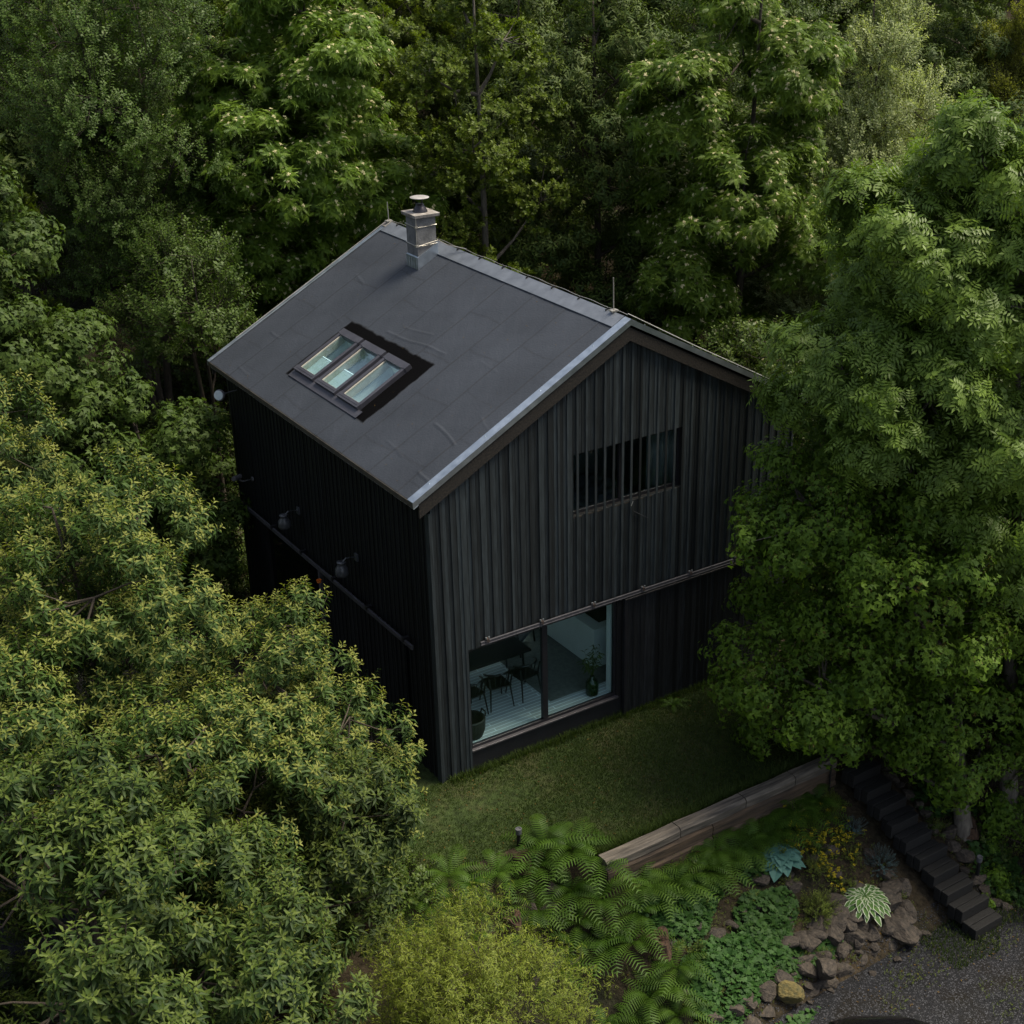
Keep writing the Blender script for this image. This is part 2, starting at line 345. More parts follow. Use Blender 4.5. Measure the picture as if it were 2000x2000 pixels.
# ---------------------------------------------------------------- terrain
def edge_y(x):
    t = np.clip((np.asarray(x, float)-.0)/1.2, 0, 1); t = t*t*(3-2*t)
    return -2.35*(1-t)-3.38*t
def H(x, y):
    x = np.asarray(x, float); y = np.asarray(y, float)
    ye = edge_y(x); a = np.clip((x-.3)/.8, 0, 1)*.26
    t = (ye-y)/2.75
    z = np.where(t <= 0, 0, -(a*np.clip((ye-y)/.12, 0, 1)+(1.72-a)*np.clip(t, 0, 1)))
    z = np.where(t > 1, -1.72-.2*np.clip((t-1)/.06, 0, 1), z)
    z = z+np.clip(y-11, 0, 200)*.24+np.clip(x-12.5, 0, 100)*.12*np.clip((y+6)/6, 0, 1)
    far = np.clip((np.abs(y-2)-9)/5, 0, 1)
    return z+far*.35*sn(x*.35, y*.35)+.02*sn(x*2, y*2, 3)*np.clip(np.maximum(y-9, ye-y)/.5, 0, 1)
def grid(xs, ys, f, dz=0):
    X, Y = np.meshgrid(xs, ys); Z = f(X, Y)+dz
    V = np.stack([X, Y, Z], -1).reshape(-1, 3); nx = len(xs); ny = len(ys)
    i = np.arange((ny-1)*(nx-1)); r = i//(nx-1); c = i % (nx-1); b = r*nx+c
    return V, np.stack([b, b+1, b+nx+1, b+nx], 1)
gx = np.concatenate([np.arange(-60, -9, 2.), np.arange(-9, 12, .12), np.arange(12, 110, 2.)])
gy = np.concatenate([np.arange(-45, -9, 2.), np.arange(-9, 0, .1), np.arange(0, 16, .5), np.arange(16, 130, 2.)])
V, F = grid(gx, gy, H)
structure('ground', np_mesh('ground', V, F, None, None, [M['forest_floor']], smooth=True))
# lawn sheet
def masked(xs, ys, keep, dz, name, m_):
    V, F = grid(xs, ys, H, dz); c = V[F].mean(1); F = F[keep(c[:, 0], c[:, 1])]
    return structure(name, np_mesh(name, V, F, None, None, [m_], smooth=True))
masked(np.arange(-2.6, 9.6, .12), np.arange(-3.4, 1.0, .1), lambda x, y: (y > edge_y(x)+.02) & ((y < .02) | (x < 0)) & (x > -2.2+.3*sn(y, y)), .006, 'lawn', M['lawn'])
masked(np.arange(-9, 14, .12), np.arange(-14, -5.0, .1), lambda x, y: (y < edge_y(x)-2.92-.0*x) & (x > -2), .006, 'gravel_drive', M['gravel'])
masked(np.arange(-12, -1.8, .15), np.arange(-1.6, 9.5, .15), lambda x, y: (x < -2.3+.25*sn(y*2, x)), .006, 'gravel_yard', M['gravel'])

# ================================================================ THE HOUSE
WID, LEN, HE, HR, OV, OGF, OGB = 7.867, 8.504, 5.549, 7.828, .327, .10, .065
SLOPE = (HR-HE)/(WID/2+OV); TH = .13
def roof_z(x): return HR-SLOPE*abs(x-WID/2)
rnd = random.Random(4)
house = thing('black_timber_house', 'black board-clad gabled house with dark grey roof, large garden window and three skylights', 'house')

# boards
def clad(mb, u0, u1, pitch, top, opens, place, bw=.047, proud=.018, thick=.02, z0=0., slats=()):
    """vertical boards with cover battens; place(u, depth, z) -> point; opens: (ua, ub, za, zb); battens run on across 'slats' openings"""
    def strip(a, b, d0, d1, t, ops):
        lo = z0+rnd.uniform(-.02, .01)
        ta, tb = top(a), top(b)
        cut_ = sorted((za, zb) for (oa, ob, za, zb) in ops if b > oa+.004 and a < ob-.004); segs = []; z_ = lo
        for za, zb in cut_:
            if za > z_: segs.append((z_, za))
            z_ = zb
        segs.append((z_, None))
        for (s0, s1) in segs:
            e0, e1 = (ta, tb) if s1 is None else (s1, s1)
            P = [place(a, d0, s0), place(b, d0, s0), place(b, d1, s0), place(a, d1, s0), place(a, d0, e0), place(b, d0, e1), place(b, d1, e1), place(a, d1, e0)]
            mb.hexa(P, 0, t)
    # split at opening edges so boards end flush
    u = u0; i = 0; half = pitch/2
    while u < u1-.01:
        e = min(u+half, u1)
        cuts = sorted({u, e} | {c for o in list(opens)+list(slats) for c in (o[0], o[1]) if u+.012 < c < e-.012})
        t = rnd.random()
        for a, b in zip(cuts, cuts[1:]):
            g = .006
            strip(a+g/2, b-g/2, 0, thick+rnd.uniform(-.003, .003), t, list(opens)+list(slats))
        u = e
    u = u0
    while u < u1-.01:
        strip(max(u-bw/2, u0), min(u+bw/2, u1), thick+.006, thick+proud+rnd.uniform(-.004, .004), rnd.random(), [o for o in opens if not (abs(u-o[0]) < .03 or abs(u-o[1]) < .03) or True])
        u += pitch
PIT = .193
DX0, DX1, DZ0, DZ1 = .60, 3.80, .44, 2.50
WX0, WX1, WZ0, WZ1 = 2.817, 5.232, 4.445, 5.615
front_top = lambda x: roof_z(x)-TH-.02
mb = MB()
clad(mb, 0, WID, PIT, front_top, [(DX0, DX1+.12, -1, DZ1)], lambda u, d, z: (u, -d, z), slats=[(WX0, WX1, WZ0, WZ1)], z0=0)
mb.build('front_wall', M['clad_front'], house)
# corner trim of the front wall
mb = MB(); mb.box(-.045, .0, -.05, .09, -.02, 5.25, t=.6); mb.build('corner_trim', M['clad_front'], house)
mb = MB(); mb.box(WID, WID+.045, -.05, .09, 0, 5.25); mb.build('corner_trim', M['clad_front'], house)
mb = MB()
for zz in (3.05,): pass
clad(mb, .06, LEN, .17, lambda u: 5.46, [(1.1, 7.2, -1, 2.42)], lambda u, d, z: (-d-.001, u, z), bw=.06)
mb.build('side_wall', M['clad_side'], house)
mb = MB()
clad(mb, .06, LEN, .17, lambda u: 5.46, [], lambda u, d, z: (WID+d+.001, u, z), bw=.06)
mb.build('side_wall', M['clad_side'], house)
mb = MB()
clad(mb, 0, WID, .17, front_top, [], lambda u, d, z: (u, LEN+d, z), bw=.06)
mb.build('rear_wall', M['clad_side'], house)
# structural shell (behind boards) with inner white faces
mb = MB(); T = .18
def shell_front(x0, x1, z0, z1): mb.box(x0, x1, .0005, T, z0, z1)
shell_front(0, DX0, 0, 2.6); shell_front(DX1+.12, WID, 0, 2.6); shell_front(DX0, DX1+.12, DZ1, 2.6)
shell_front(0, WID, 2.6, WZ0); shell_front(0, WX0, WZ0, 5.35); shell_front(WX1, WID, WZ0, 5.35)
mb.hexa([(0, .0005, 5.35), (WX0, .0005, 5.35), (WX0, T, 5.35), (0, T, 5.35), (0, .0005, 5.45), (WX0, .0005, front_top(WX0)), (WX0, T, front_top(WX0)), (0, T, 5.45)])
mb.hexa([(WX1, .0005, 5.35), (WID, .0005, 5.35), (WID, T, 5.35), (WX1, T, 5.35), (WX1, .0005, front_top(WX1)), (WID, .0005, 5.45), (WID, T, 5.45), (WX1, T, front_top(WX1))])
c = WID/2
mb.poly([(WX0, .0005, WZ1), (WX1, .0005, WZ1), (WX1, .0005, front_top(WX1)), (c, .0005, front_top(c)), (WX0, .0005, front_top(WX0)),
         (WX0, T, WZ1), (WX1, T, WZ1), (WX1, T, front_top(WX1)), (c, T, front_top(c)), (WX0, T, front_top(WX0))],
        [(0, 1, 2, 3, 4), (9, 8, 7, 6, 5), (0, 5, 6, 1), (1, 6, 7, 2), (2, 7, 8, 3), (3, 8, 9, 4), (4, 9, 5, 0)])
mb.box(0, T, T, 1.1, 0, 5.4); mb.box(0, T, 7.2, LEN, 0, 5.4); mb.box(0, T, 1.1, 7.2, 2.42, 5.4)
mb.box(WID-T, WID, T, LEN, 0, 5.4); 
mb.hexa([(T, LEN-T, 0), (WID-T, LEN-T, 0), (WID-T, LEN-.001, 0), (T, LEN-.001, 0), (T, LEN-T, 5.4), (WID-T, LEN-T, 5.4), (WID-T, LEN-.001, 5.4), (T, LEN-.001, 5.4)])
mb.poly([(0, LEN-.002, 5.4), (WID, LEN-.002, 5.4), (c, LEN-.002, front_top(c)), (0, LEN-T, 5.4), (WID, LEN-T, 5.4), (c, LEN-T, front_top(c))], [(0, 1, 2), (3, 5, 4)])
mb.build('wall_core', M['backing'], house)
# inner linings
mb = MB()
mb.box(T+.002, WID-T-.002, T+.01, LEN-T-.01, .30, .44); mb.build('floor', M['planks'], house)
mb = MB(); mb.box(T+.002, WID-T-.002, T+.01, 2.4, 2.56, 2.80); mb.box(4.6, WID-T-.002, 2.4, LEN-T-.01, 2.56, 2.80); mb.box(T+.002, 4.6, 7.2, LEN-T-.01, 2.56, 2.80)  # void on the left shaped to let daylight down to the ground floor
mb.build('upper_floor', M['ceil'], house)
mb = MB()
mb.box(T+.003, T+.02, T+.02, LEN-T-.02, 2.81, 5.4); mb.box(T+.003, T+.02, T+.02, 4.35, .445, 2.55)
mb.box(WID-T-.02, WID-T-.003, T+.02, LEN-T-.02, .445, 5.4)
mb.box(T+.02, WID-T-.02, LEN-T-.03, LEN-T-.012, .445, 2.55); mb.box(T+.02, WID-T-.02, LEN-T-.03, LEN-T-.012, 2.81, 5.4)
mb.box(DX1-.03, DX1+.10, T+.01, T+.12, .445, 2.55)       # white wall end beside the glazing
mb.box(3.2, 3.5, 3.9, 4.2, .445, 2.55)
mb.build('inner_wall', M['white'], house)

# roof: two slopes with a hole for the skylights in the left slope
SKX0, SKX1 = .42, 1.49
SKY = [(5.04, 5.85), (4.12, 4.93), (3.20, 4.01)]
sec = math.sqrt(1+SLOPE**2)
y0r, y1r = -OGF, LEN+OGB
xs = np.unique(np.round(np.concatenate([np.arange(-OV, WID/2, .02), [WID/2, SKX0, SKX1]]), 4))
ys = np.unique(np.round(np.concatenate([np.arange(y0r, y1r, .02), [y1r, SKY[2][0], SKY[0][1]]]), 4))
X, Y = np.meshgrid(xs, ys)
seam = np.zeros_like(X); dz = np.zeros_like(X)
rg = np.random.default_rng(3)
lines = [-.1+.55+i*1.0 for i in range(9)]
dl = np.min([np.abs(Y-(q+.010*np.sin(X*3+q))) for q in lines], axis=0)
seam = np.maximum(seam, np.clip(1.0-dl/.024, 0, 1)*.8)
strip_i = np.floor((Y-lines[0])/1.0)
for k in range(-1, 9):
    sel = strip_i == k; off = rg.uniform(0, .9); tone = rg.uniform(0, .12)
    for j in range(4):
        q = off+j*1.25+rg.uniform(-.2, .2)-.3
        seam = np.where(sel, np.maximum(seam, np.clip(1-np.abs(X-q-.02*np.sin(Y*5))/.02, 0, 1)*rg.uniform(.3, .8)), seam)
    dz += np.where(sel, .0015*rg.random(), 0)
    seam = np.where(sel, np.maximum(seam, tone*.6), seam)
dz += .007*np.clip(1-np.abs(np.min([np.abs(Y-q-.04) for q in lines], axis=0))/.04, 0, 1)
def wrinkle(xa, ya, xb, yb, w, h, wob=.014):
    global dz
    ax, ay = xb-xa, yb-ya; LL = math.hypot(ax, ay); ax /= LL; ay /= LL
    t = (X-xa)*ax+(Y-ya)*ay; d = -(X-xa)*ay+(Y-ya)*ax+wob*np.sin(t*5+xa*9)
    dz += h*.65*np.exp(-(d/(w*.6))**2)*np.clip(t/.1, 0, 1)*np.clip((LL-t)/.1, 0, 1)
for a in [(1.85, 4.9, 2.02, 2.8, .03, .020), (2.1, 4.6, 2.2, 3.6, .025, .015), (.9, 1.35, .75, .35, .028, .022), (.25, 1.9, .15, 1.1, .03, .012), (.12, .55, .05, .0, .03, .022), (1.35, .6, 1.2, -.05, .03, .008),
          (2.6, 7.6, 2.5, 6.9, .03, .012), (.8, 7.9, .75, 7.3, .03, .015), (-.1, 7.6, -.12, 6.9, .03, .012), (2.2, 2.0, 2.1, 1.2, .03, .006), (1.7, 6.9, 1.6, 6.2, .03, .006)]:
    wrinkle(*a)
dz += .004*sn(X*4, Y*4)+.0025*sn(X*9, Y*8, 4)
nzp = .022*sn(X*7, Y*7)+.008*sn(X*23, Y*21, 2)
sdp = np.minimum.reduce([X+nzp*.6-.27, 1.75-X-nzp, Y+nzp-2.79, 6.05-Y-nzp*.5, np.maximum(X-.42, np.maximum(3.1-Y, Y-5.85))])
patch = np.clip(sdp/.03+.5, 0, 1)
Z = HR-SLOPE*np.abs(X-WID/2)+dz
Vr = np.stack([X, Y, Z], -1).reshape(-1, 3)
_, Fr = grid(xs, ys, lambda a, b: a*0)
cc = Vr[Fr].mean(1)
Fr = Fr[~((cc[:, 0] > SKX0) & (cc[:, 0] < SKX1) & (cc[:, 1] > SKY[2][0]) & (cc[:, 1] < SKY[0][1]))]
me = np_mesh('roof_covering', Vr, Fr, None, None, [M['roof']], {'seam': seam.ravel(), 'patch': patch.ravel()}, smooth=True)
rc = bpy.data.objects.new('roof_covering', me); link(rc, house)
# right slope + roof body
mb = MB()
def slab(xa, xb, ya, yb, d0, d1, mi=0):
    mb.hexa([(xa, ya, roof_z(xa)-d1), (xb, ya, roof_z(xb)-d1), (xb, yb, roof_z(xb)-d1), (xa, yb, roof_z(xa)-d1),
             (xa, ya, roof_z(xa)-d0), (xb, ya, roof_z(xb)-d0), (xb, yb, roof_z(xb)-d0), (xa, yb, roof_z(xa)-d0)], mi)
B0, B1 = y0r+.012, y1r-.012
slab(-OV+.01, SKX0, B0, B1, .014, TH); slab(SKX1, WID/2, B0, B1, .014, TH)
slab(SKX0, SKX1, B0, SKY[2][0], .014, TH); slab(SKX0, SKX1, SKY[0][1], B1, .014, TH)
slab(SKX0, SKX1, SKY[1][1], SKY[0][0], .03, TH); slab(SKX0, SKX1, SKY[2][1], SKY[1][0], .03, TH)
mb.build('roof_deck', M['white'], house)
mb = MB(); RX0, RX1, RY0, RY1 = 4.9, 6.4, 2.6, 6.2  # unseen glazed opening, added so sunlight brightens the rooms
slab(WID/2, RX0, y0r, y1r, 0, TH); slab(RX1, WID+OV, y0r, y1r, 0, TH); slab(RX0, RX1, y0r, RY0, 0, TH); slab(RX0, RX1, RY1, y1r, 0, TH); mb.build('roof_covering', M['roof'], house)
mb = MB(); slab(RX0, RX1, RY0, RY1, .01, .02); mb.build('added_roof_window', M['glass_sky'], house)
mb = MB(); slab(RX0-.06, RX1+.06, RY0-.06, RY0+.03, -.05, .005); slab(RX0-.06, RX1+.06, RY1-.03, RY1+.06, -.05, .005); slab(RX0-.06, RX0+.03, RY0+.03, RY1-.03, -.05, .005); slab(RX1-.03, RX1+.06, RY0+.03, RY1-.03, -.05, .005); mb.build('added_roof_window_frame', M['sky_frame'], house)
mb = MB()
mb.hexa([(-OV-.014, y0r, HE-.10), (-OV+.008, y0r, HE-.10), (-OV+.008, y1r, HE-.10), (-OV-.014, y1r, HE-.10), (-OV-.014, y0r, HE-.012), (-OV+.008, y0r, HE-.002), (-OV+.008, y1r, HE-.002), (-OV-.014, y1r, HE-.012)])
mb.build('eave_board', M['edge'], house)
# barge boards and verge flashing on the front and rear gables
def along(xa, xb, ya, yb, za, zb, name, m_, bevel=0):
    b = MB()
    for sgn in (0, 1):
        a_, b_ = (xa, WID/2) if sgn == 0 else (WID/2, WID-xa)
        P = [(a_, ya, roof_z(a_)+za), (b_, ya, roof_z(b_)+za), (b_, yb, roof_z(b_)+za), (a_, yb, roof_z(a_)+za), (a_, ya, roof_z(a_)+zb), (b_, ya, roof_z(b_)+zb), (b_, yb, roof_z(b_)+zb), (a_, yb, roof_z(a_)+zb)]
        b.hexa(P)
    return b.build(name, m_, house, bevel)
along(-OV+.10, 0, y0r+.0, y0r+.04, -.36, -.075, 'barge_board', M['osb'])
along(-OV+.05, 0, y1r-.04, y1r-.01, -.33, -.075, 'barge_board', M['osb'])
for (ya, yb, ey) in ((y0r-.022, y0r+.16, 0), (y1r-.10, y1r+.012, 1)):
    b = MB()
    for sgn in (0, 1):
        a_, b_ = (-OV-.02, WID/2) if sgn == 0 else (WID/2, WID+OV+.02)
        f0, f1 = (ya, ya+.014) if ey == 0 else (yb-.012, yb)
        for (p, q, z0, z1) in ((ya, yb, .012, .022), (f0, f1, -.085, .012)):
            b.hexa([(a_, p, roof_z(a_)+z0), (b_, p, roof_z(b_)+z0), (b_, q, roof_z(b_)+z0), (a_, q, roof_z(a_)+z0), (a_, p, roof_z(a_)+z1), (b_, p, roof_z(b_)+z1), (b_, q, roof_z(b_)+z1), (a_, q, roof_z(a_)+z1)])
        if ey == 0:
            for k in range(4):
                x = a_+(b_-a_)*(k+.35)/4; b.lathe((x, ya+.12, roof_z(x)+.022), [(.012, 0), (.010, .006), (0, .008)], 8)
    b.build('verge_flashing', M['zinc'], house)
b = MB()
for sgn in (-1, 1):
    a_ = WID/2+sgn*.26; c_ = WID/2
    P = [(a_, y0r+.17, roof_z(a_)+.014), (c_, y0r+.17, HR+.018), (c_, y1r-.11, HR+.018), (a_, y1r-.11, roof_z(a_)+.014)]
    b.hexa(P+[(p[0], p[1], p[2]+.014) for p in P])
b.build('ridge_cap', M['zinc_dull'], house, .003)
# lightning conductor: wire, holders, rods
b = MB(); pts = []
for i in range(60):
    y = y0r+.1+(y1r-y0r-.2)*i/59; pts.append((WID/2+.02, y, HR+.062+.008*math.sin(i*1.05)))
b.tube(pts, .005, 5); 
for i in range(12):
    x = WID/2+i*(WID/2+OV)/11; pts2 = (x, y0r+.10, roof_z(x)+.07)
b.tube([(WID/2+.02, y0r+.1, HR+.085), (WID/2+1.5, y0r+.12, roof_z(WID/2+1.5)+.06), (WID+OV, y0r+.12, roof_z(WID+OV)+.05)], .007, 5)
b.tube([(WID/2, y1r-.06, HR+.085), (WID/4, y1r-.03, roof_z(WID/4)+.05), (.3, y1r-.03, roof_z(.3)+.05)], .008, 5)
b.build('conductor_wire', M['wire'], house)
for i in range(10):
    y = .55+i*.84
    b = MB(); b.box(WID/2-.012, WID/2+.03, y-.012, y+.012, HR+.034, HR+.06); b.box(WID/2-.05, WID/2-.0, y-.009, y+.009, HR-.01, HR+.042)
    b.build('wire_holder', M['black_metal'], house)
for (x, y, h) in ((WID/2, .38, .62), (WID/2-.03, y1r-.09, .45)):
    b = MB(); b.tube([(x, y, HR+.03), (x-.01, y, HR+h)], .010, 6); b.obox((x, y, HR+.05), (.07, 0, 0), (0, .05, 0), (0, 0, .012))
    b.build('lightning_rod', M['wire'], house)
b = MB()
for s_ in (-1, 1):
    b.hexa([(WID/2, y1r-.16, HR+.035), (WID/2+s_*.16, y1r-.16, roof_z(WID/2+.16)+.03), (WID/2+s_*.16, y1r+.03, roof_z(WID/2+.16)+.03), (WID/2, y1r+.03, HR+.035),
            (WID/2, y1r-.16, HR+.05), (WID/2+s_*.16, y1r-.16, roof_z(WID/2+.16)+.045), (WID/2+s_*.16, y1r+.03, roof_z(WID/2+.16)+.045), (WID/2, y1r+.03, HR+.05)])
b.build('ridge_end_cap', M['capstone'], house)

# chimney > cap, cowl, flashing, strap
CX0, CX1, CY0, CY1, CZ = 3.25, 3.68, 6.03, 6.46, 8.47
b = MB(); b.box(CX0, CX1, CY0, CY1, 6.9, CZ)
chim = b.build('chimney', M['concrete'], house, .008)
for zj in (7.95, 8.22):
    pass
b = MB()
b.hexa([(CX0-.06, CY0-.06, CZ), (CX1+.06, CY0-.06, CZ), (CX1+.06, CY1+.06, CZ), (CX0-.06, CY1+.06, CZ), (CX0-.07, CY0-.07, CZ+.07), (CX1+.07, CY0-.07, CZ+.07), (CX1+.07, CY1+.07, CZ+.07), (CX0-.07, CY1+.07, CZ+.07)])
b.build('chimney_cap', M['capstone'], chim, .01)
ccx, ccy = (CX0+CX1)/2, (CY0+CY1)/2; zc = CZ+.072
b = MB(); b.lathe((ccx, ccy, zc), [(.15, 0), (.145, .02), (.10, .10), (.085, .115), (.08, .15), (.0, .15)], 24)
for k in range(3):
    a = 2.1*k+.4; b.tube([(ccx+.075*math.cos(a), ccy+.075*math.sin(a), zc+.12), (ccx+.10*math.cos(a), ccy+.10*math.sin(a), zc+.28)], .008, 5)
b.build('cowl', M['cowl_dark'], chim, smooth=True)
b = MB(); b.lathe((ccx, ccy, zc+.28), [(0, .022), (.15, .012), (.19, .0), (.185, -.012), (0, -.004)], 28)
b.build('cowl_disc', M['cowl_disc'], chim)
# skirt flashing following the roof slope, lead pleats on the low side
b = MB(); e = .022
za, zb = roof_z(CX0-e), roof_z(CX1+e)
fl, fh = za+.24, zb+.24
ring = [(CX0-e, CY0-e), (CX1+e, CY0-e), (CX1+e, CY1+e), (CX0-e, CY1+e)]
inn = [(CX0+.005, CY0+.005), (CX1-.005, CY0+.005), (CX1-.005, CY1-.005), (CX0+.005, CY1-.005)]
P = [(x, y, roof_z(x)+.0) for x, y in ring]+[(x, y, roof_z(x)+.24) for x, y in ring]+[(x, y, roof_z(x)+.25) for x, y in inn]
b.poly(P, [(0, 1, 5, 4), (1, 2, 6, 5), (2, 3, 7, 6), (3, 0, 4, 7), (4, 5, 9, 8), (5, 6, 10, 9), (6, 7, 11, 10), (7, 4, 8, 11)])
for k in range(5):
    y = CY0+.02+k*.10; b.tube([(CX0-e-.004, y, roof_z(CX0)-.0), (CX0-e-.002, y, roof_z(CX0)+.2)], .012, 6)
P = [(CX0-.10, CY0-.06, 0), (CX0-e, CY0-.06, 0), (CX0-e, CY1+.06, 0), (CX0-.10, CY1+.06, 0)]
b.build('chimney_flashing', M['zinc'], chim)
b = MB()
for z in (8.30, 7.93):
    w = .012
    b.tube([(CX0-w, CY1+w, z), (CX0-w, CY0-w, z-.015), (CX1+w, CY0-w, z), (CX1+w, CY1+w, z), (CX0-w, CY1+w, z)], .011, 6)
    b.obox((CX0-.02, CY0-.02, z), (.03, 0, 0), (0, .03, 0), (0, 0, .018))
b.tube([(CX0-.02, CY0-.02, CZ+.08), (CX0-.02, CY0-.02, 8.15), (CX0-.035, CY0-.035, 7.92), (CX1+.02, CY0-.03, 7.99), (CX1+.1, CY0-.25, HR+.10), (WID/2+.02, CY0-.7, HR+.085)], .010, 6)
b.build('chimney_strap', M['wire'], chim)

# skylights > frame, glass, blind
def rp_(x, y, d=0):   # point on left slope raised by d along the normal
    nx, nz = -SLOPE/sec, 1/sec
    return Vector((x, y, HR-SLOPE*(WID/2-x)))+Vector((nx, 0, nz))*d
for k, (ya, yb) in enumerate(SKY):
    sk = bpy.data.objects.new('skylight', None); link(sk, house); sk.empty_display_size = .1
    b = MB()
    def bar(xa, xb, y_a, y_b, d0, d1, bb=None):
        (bb or b).hexa([rp_(xa, y_a, d0), rp_(xb, y_a, d0), rp_(xb, y_b, d0), rp_(xa, y_b, d0), rp_(xa, y_a, d1), rp_(xb, y_a, d1), rp_(xb, y_b, d1), rp_(xa, y_b, d1)])
    w = .085
    bar(SKX0, SKX1-.10, ya, ya+w, -.05, .085); bar(SKX0, SKX1-.10, yb-w, yb, -.05, .085)
    bar(SKX0-.02, SKX0+.075, ya-.004, yb+.004, -.05, .095); bar(SKX1-.10, SKX1+.02, ya-.008, yb+.008, -.05, .095)
    bar(SKX1-.115, SKX1-.10, ya+w, yb-w, -.05, .10)
    bar(SKX0+.02, SKX0+.035, ya+.05, yb-.05, .095, .102)
    b.build('skylight_frame', M['sky_frame'], sk, .004)
    b = MB(); i0, i1 = ya+w, yb-w
    bar(SKX0+.075, SKX1-.115, i1-.022, i1-.001, -.10, .060); bar(SKX0+.075, SKX1-.115, i0+.001, i0+.014, -.10, .050)
    bar(SKX0+.076, SKX0+.09, i0+.015, i1-.023, -.10, .055)
    b.build('skylight_lining', M['sky_wood'], sk)
    b = MB(); bar(SKX0+.077, SKX1-.117, i0+.016, i1-.024, .040, .046); b.build('skylight_glass', M['glass_sky'], sk)
    # white reveal shaft into the room
    b = MB()
    for (xa, xb, y_a, y_b) in ((SKX0+.06, SKX1-.1, ya+.055, ya+.07), (SKX0+.06, SKX1-.1, yb-.07, yb-.055), (SKX0+.05, SKX0+.06, ya+.055, yb-.055), (SKX1-.10, SKX1-.09, ya+.055, yb-.055)):
        bar(xa, xb, y_a, y_b, -.34, -.05)
    b.build('skylight_reveal', M['white'], sk)
    b = MB()
    if k < 2:
        bar(SKX0+.10, SKX0+.48, i0+.02, i1-.03, -.06, -.052); b.build('blind', M['blind'], sk)
        b = MB(); bar(SKX0+.48, SKX0+.50, i0+.02, i1-.03, -.07, -.045); b.build('blind_rail', M['white'], sk)
b = MB()
for (xa, xb, y_a, y_b) in ((.27, .415, 3.06, 5.90), (SKX0-.0, SKX1-.0, 4.02, 4.11), (SKX0-.0, SKX1-.0, 4.94, 5.03)):
    P = [rp_(xa, y_a, .014), rp_(xb, y_a, .014), rp_(xb, y_b, .014), rp_(xa, y_b, .014), rp_(xa, y_a, .022), rp_(xb, y_a, .03), rp_(xb, y_b, .03), rp_(xa, y_b, .022)]
    b.hexa(P)
b.build('skylight_apron', M['sky_frame'], house)

# glazed garden door > frame, glass, sill
gd = bpy.data.objects.new('garden_window', None); link(gd, house)
b = MB(); fy0, fy1 = .03, .10
b.box(DX0, DX0+.05, fy0, fy1, DZ0, DZ1); b.box(DX1-.05, DX1+.0, fy0, fy1, DZ0, DZ1)
b.box(DX0+.05, DX1-.05, fy0, fy1, DZ0, DZ0+.06); b.box(DX0+.05, DX1-.05, fy0, fy1, DZ1-.06, DZ1)
MX = 2.21; b.box(MX-.055, MX+.055, fy0-.01, fy1, DZ0+.06, DZ1-.06)
b.build('window_frame', M['frame'], gd, .004)
b = MB(); b.box(DX0-.0, DX1+.02, -.045, fy0-.002, DZ0-.03, DZ0+.004); b.build('window_sill', M['sill'], gd, .003)
b = MB(); b.box(DX1+.0, DX1+.12, .005, .12, 0.0, DZ1); b.build('window_jamb', M['backing'], gd)
for (a, c_) in ((DX0+.05, MX-.055), (MX+.055, DX1-.05)):
    b = MB(); b.box(a, c_, .06, .068, DZ0+.06, DZ1-.06); b.build('window_glass', M['glass'], gd)
b = MB(); b.box(DX0, DX1+.12, -.012, .10, -.05, DZ0-.032); b.build('plinth', M['plinth'], house)
# upper window > frame, glass
uw = bpy.data.objects.new('upper_window', None); link(uw, house)
b = MB()
b.box(WX0, WX0+.05, .08, .14, WZ0, WZ1); b.box(WX1-.06, WX1, .08, .14, WZ0, WZ1); b.box(WX0+.05, WX1-.06, .08, .14, WZ0, WZ0+.06); b.box(WX0+.05, WX1-.06, .08, .14, WZ1-.06, WZ1)
b.box(3.86, 3.93, .075, .14, WZ0+.06, WZ1-.06)
b.build('window_frame', M['frame'], uw, .004)
b = MB(); b.box(WX0+.05, 3.86, .105, .111, WZ0+.06, WZ1-.06); b.build('window_glass', M['glass_up'], uw)
b = MB(); b.box(3.93, WX1-.06, .105, .111, WZ0+.06, WZ1-.06); b.build('window_glass', M['glass_up'], uw)
b = MB(); b.box(WX0, WX1, -.02, .08, WZ0-.03, WZ0-.004); b.build('window_sill', M['edge'], uw)
b = MB(); b.tube([(4.05, -.05, WZ0-.1), (4.1, -.05, WZ0-.2), (4.42, -.055, WZ0-.42)], .007, 5); b.tube([(4.08, -.06, WZ0+.0), (4.04, -.06, WZ0-.08)], .005, 5, 1)
b.build('loose_cable', [M['black_metal'], M['wire']], house)

# sliding panel on the garden side > boards, rail; rail with hangers
RZ = 2.60
rail = MB(); rail.box(.81, 7.75, -.118, -.085, RZ-.034, RZ+.034); rail.box(.81, 7.75, -.128, -.118, RZ-.034, RZ-.016)
ro = rail.build('door_rail', M['rail'], house, .004)
for k in range(7):
    x = .95+k*1.12
    b = MB(); b.box(x-.026, x+.026, -.135, -.055, RZ+.0, RZ+.065); b.lathe((x-.03, -.11, RZ+.065), [(.016, 0), (.016, .03), (0, .032)], 8, 1); b.lathe((x+.03, -.11, RZ+.065), [(.016, 0), (.016, .03), (0, .032)], 8, 1)
    b.box(x-.042, x-.026, -.134, -.08, RZ-.04, RZ+.04, 2)
    b.build('rail_hanger', [M['hanger'], M['zinc'], M['rail']], ro)
PX0, PX1 = 3.90, 7.4
M['clad_panel'] = mat('charred_panel_boards', (.019, .021, .024), (.006, .007, .008), scale=3, rough=.6, stretch=(9, 9, .9), bump=.003, bscale=14, attr='tint', attr_amt=.65, spec=.4)
pd = bpy.data.objects.new('sliding_panel', None); link(pd, house)
b = MB()
